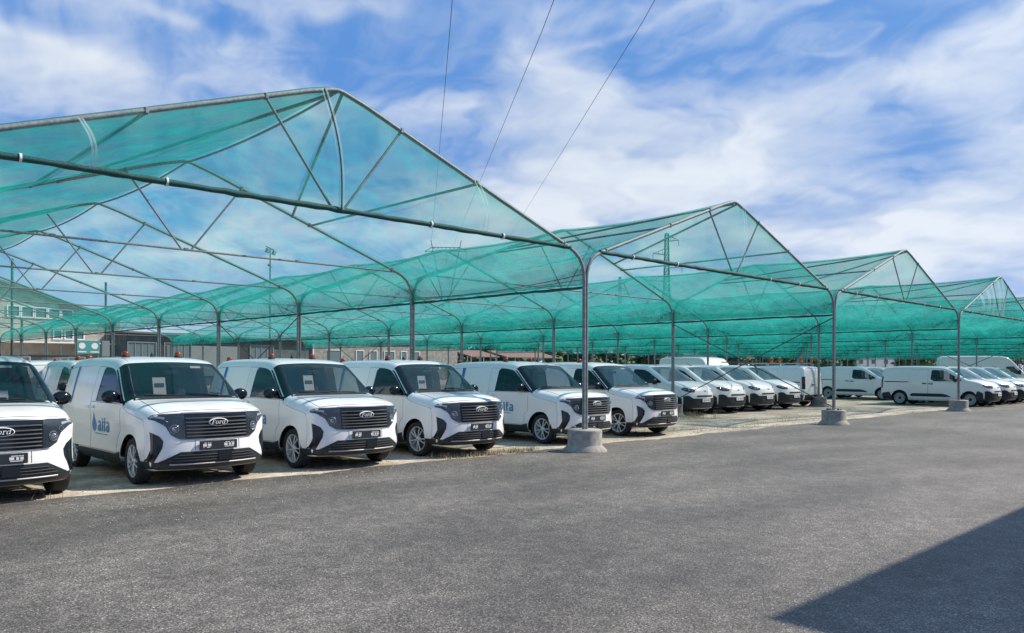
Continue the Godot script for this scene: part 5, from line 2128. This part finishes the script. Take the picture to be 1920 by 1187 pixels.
func lattice_pylon(at: Vector3, h: float, half: float, arms: int, label: String, turn: float) -> void:
	var o := thing("lattice_pylon", label, "pylon", at, -turn, "steel lattice pylons far behind the canopies")
	var s := Sh.new()
	var w := func(y: float) -> float: return lerpf(half, 0.75, minf(1.0, y / (h * 0.62))) if y < h * 0.62 else lerpf(0.75, 0.45, (y - h * 0.62) / (h * 0.38))
	var y := 0.0
	var th := 0.105
	while y < h - 0.5:
		var step := maxf(1.6, w.call(y) * 1.7)
		var y2 := minf(h, y + step)
		var a: float = w.call(y)
		var b: float = w.call(y2)
		for k in 4:
			var p := Vector3(a, y, a).rotated(Vector3.UP, PI / 2 * k)
			var q := Vector3(b, y2, b).rotated(Vector3.UP, PI / 2 * k)
			var p2 := Vector3(a, y, a).rotated(Vector3.UP, PI / 2 * (k + 1))
			var q2 := Vector3(b, y2, b).rotated(Vector3.UP, PI / 2 * (k + 1))
			s.bar(p, q, th, 4)
			s.bar(p, q2, th * 0.55, 4)
			s.bar(p2, q, th * 0.55, 4)
			s.bar(q, q2, th * 0.55, 4)
		y = y2
	part("tower", s, M.cable, o)
	for k in arms:
		var ya := h * (0.66 + 0.095 * k)
		var reach := 5.0 - 0.5 * k
		for sg in ([-1.0] if k % 2 == 0 else [1.0]) if arms == 4 else [-1.0, 1.0]:
			s = Sh.new()
			for z in [-0.5, 0.5]:
				s.bar(Vector3(0.5 * sg, ya, z), Vector3(reach * sg, ya + 0.3, 0), th * 0.7, 4)
				s.bar(Vector3(0.5 * sg, ya + 1.7, z), Vector3(reach * sg, ya + 0.3, 0), th * 0.6, 4)
			for t in [0.3, 0.6]:
				s.bar(Vector3(reach * t * sg, ya + 0.2, 0), Vector3(reach * t * sg, ya + 1.7 * (1 - t) + 0.3 * t, 0), th * 0.5, 4)
			s.bar(Vector3(reach * sg, ya + 0.3, 0), Vector3(reach * sg, ya - 1.3, 0), 0.09, 5)
			part("arm", s, M.cable, o)


func portal_pylon(at: Vector3, h: float, turn: float) -> void:
	var o := thing("portal_pylon", "far pylon with a flat wide head on spread legs seen through the nearest net", "pylon", at, -turn)
	var s := Sh.new()
	for sg in [-1.0, 1.0]:
		for z in [-0.5, 0.5]:
			s.bar(Vector3(sg * 1.6, 0, z * 3), Vector3(sg * 1.0, h * 0.6, z), 0.13, 4)
			s.bar(Vector3(sg * 1.0, h * 0.6, z), Vector3(sg * 4.2, h, z), 0.12, 4)
		s.bar(Vector3(sg * 4.2, h, 0), Vector3(sg * 5.0, h + 3.6, 0), 0.12, 4)
		for k in 10:
			var a := float(k) / 10.0
			s.bar(Vector3(sg * lerpf(1.0, 4.2, a), lerpf(h * 0.6, h, a), -0.5 if k % 2 else 0.5), Vector3(sg * lerpf(1.0, 4.2, a + 0.1), lerpf(h * 0.6, h, a + 0.1), 0.5 if k % 2 else -0.5), 0.07, 4)
	for k in 12:
		var y0 := h * 0.6 * k / 12.0
		s.bar(Vector3(-1.5 + 0.03 * k, y0, 0), Vector3(1.5 - 0.03 * k, y0 + h * 0.05, 0), 0.07, 4)
	part("legs", s, M.cable, o)
	s = Sh.new()
	for y in [h, h + 1.3]:
		s.bar(Vector3(-7.0 if y == h else -4.6, y, 0), Vector3(7.0 if y == h else 4.6, y, 0), 0.12, 4)
	for k in 14:
		var x := -4.6 + 9.2 * k / 14.0
		s.bar(Vector3(x, h + (1.3 if k % 2 else 0.0), 0), Vector3(x + 0.66, h + (0.0 if k % 2 else 1.3), 0), 0.07, 4)
	for sg in [-1.0, 1.0]:
		s.bar(Vector3(sg * 7.0, h, 0), Vector3(sg * 4.6, h + 1.3, 0), 0.1, 4)
	part("head", s, M.cable, o)
	for x in [-6.6, 0.0, 6.6]:
		s = Sh.new()
		s.bar(Vector3(x, h, 0), Vector3(x, h - 3.6, 0), 0.10, 5)
		part("insulator", s, M.cable, o)


# ------------------------------------------------------------------ grass, stones
func scatter(called: String, blade: ArrayMesh, m: Material, places: Array) -> void:
	var mm := MultiMesh.new()
	mm.transform_format = MultiMesh.TRANSFORM_3D
	mm.mesh = blade
	mm.instance_count = places.size()
	for i in places.size():
		mm.set_instance_transform(i, places[i])
	var o := MultiMeshInstance3D.new()
	o.name = numbered(called)
	o.multimesh = mm
	o.material_override = m
	add_child(o, true)
	o.set_meta("kind", "stuff")


func build_small_things() -> void:
	var s := Sh.new()
	for k in 3:
		var x := 0.0035 - 0.0011 * k
		s.quad(Vector3(-x, 0.33 * k, 0.03 * k * k), Vector3(x, 0.33 * k, 0.03 * k * k), Vector3(x - 0.0011, 0.33 * (k + 1), 0.03 * (k + 1) * (k + 1)), Vector3(-x + 0.0011, 0.33 * (k + 1), 0.03 * (k + 1) * (k + 1)), Vector3.BACK)
	var blade := s.mesh()
	var dry := []
	var green := []
	var grow_at := func(cx: float, cz: float, rx: float, rz: float, count: int, h: float, list: Array) -> void:
		for i in count:
			var p := Vector3(cx + rng.randfn() * rx, -0.03, cz + rng.randfn() * rz)
			var b := Basis(Vector3.UP, rng.randf() * TAU) * Basis(Vector3.RIGHT, rng.randfn() * 0.45)
			var k := h * rng.randf_range(0.35, 1.2)
			list.append(Transform3D(b * Basis.from_scale(Vector3(1.6, k, k)), p))
	for i in 38:   # along the edge of the asphalt between the nearest post and the fourth van
		grow_at.call(rng.randf_range(-3.0, -0.4), rng.randf_range(-1.35, -0.72), 0.09, 0.05, 26, 0.10, dry)
	for i in 30:
		grow_at.call(rng.randf_range(4.0, 14.0), rng.randf_range(-3.4, -0.95), 0.25, 0.10, 22, 0.07, dry)
	for i in 12:
		grow_at.call(rng.randf_range(10.0, 11.6), rng.randf_range(-5.2, -4.2), 0.12, 0.12, 20, 0.25, dry)
	for i in 16:
		grow_at.call(rng.randf_range(-9.0, 30.0), rng.randf_range(-1.2, -0.72), 0.06, 0.03, 10, 0.05, dry)
	grow_at.call(-9.05, -0.85, 0.10, 0.04, 18, 0.15, dry)
	for i in 9:
		grow_at.call(rng.randf_range(-1.2, -0.5), rng.randf_range(-1.0, -0.75), 0.05, 0.04, 16, 0.09, green)
	scatter("dry_grass", blade, M.grass, dry)
	scatter("green_weeds", blade, M.grass_green, green)
	# loose pale grit on the asphalt near its edge
	s = Sh.new()
	s.ball(Vector3.ZERO, Vector3(1, 0.6, 0.8), Basis.IDENTITY, 6, 4)
	var stone := s.mesh()
	var st := []
	for i in 1500:
		var d := absf(rng.randfn()) * 1.1
		var x := rng.randf_range(-9.5, 14.0)
		if rng.randf() < 0.55:
			x = rng.randf_range(-9.2, -2.0)
		var k := rng.randf_range(0.003, 0.010) * (1.5 if rng.randf() < 0.08 else 1.0)
		st.append(Transform3D(Basis(Vector3.UP, rng.randf() * TAU) * Basis.from_scale(Vector3.ONE * k), Vector3(x, k * 0.4, -0.5 + d)))
	for i in 3000:
		var k := rng.randf_range(0.004, 0.014)
		st.append(Transform3D(Basis(Vector3.UP, rng.randf() * TAU) * Basis.from_scale(Vector3.ONE * k), Vector3(rng.randf_range(-11.0, 24.0), -0.03 + k * 0.3, rng.randf_range(-3.0, -0.75))))
	scatter("loose_grit", stone, M.stone, st)
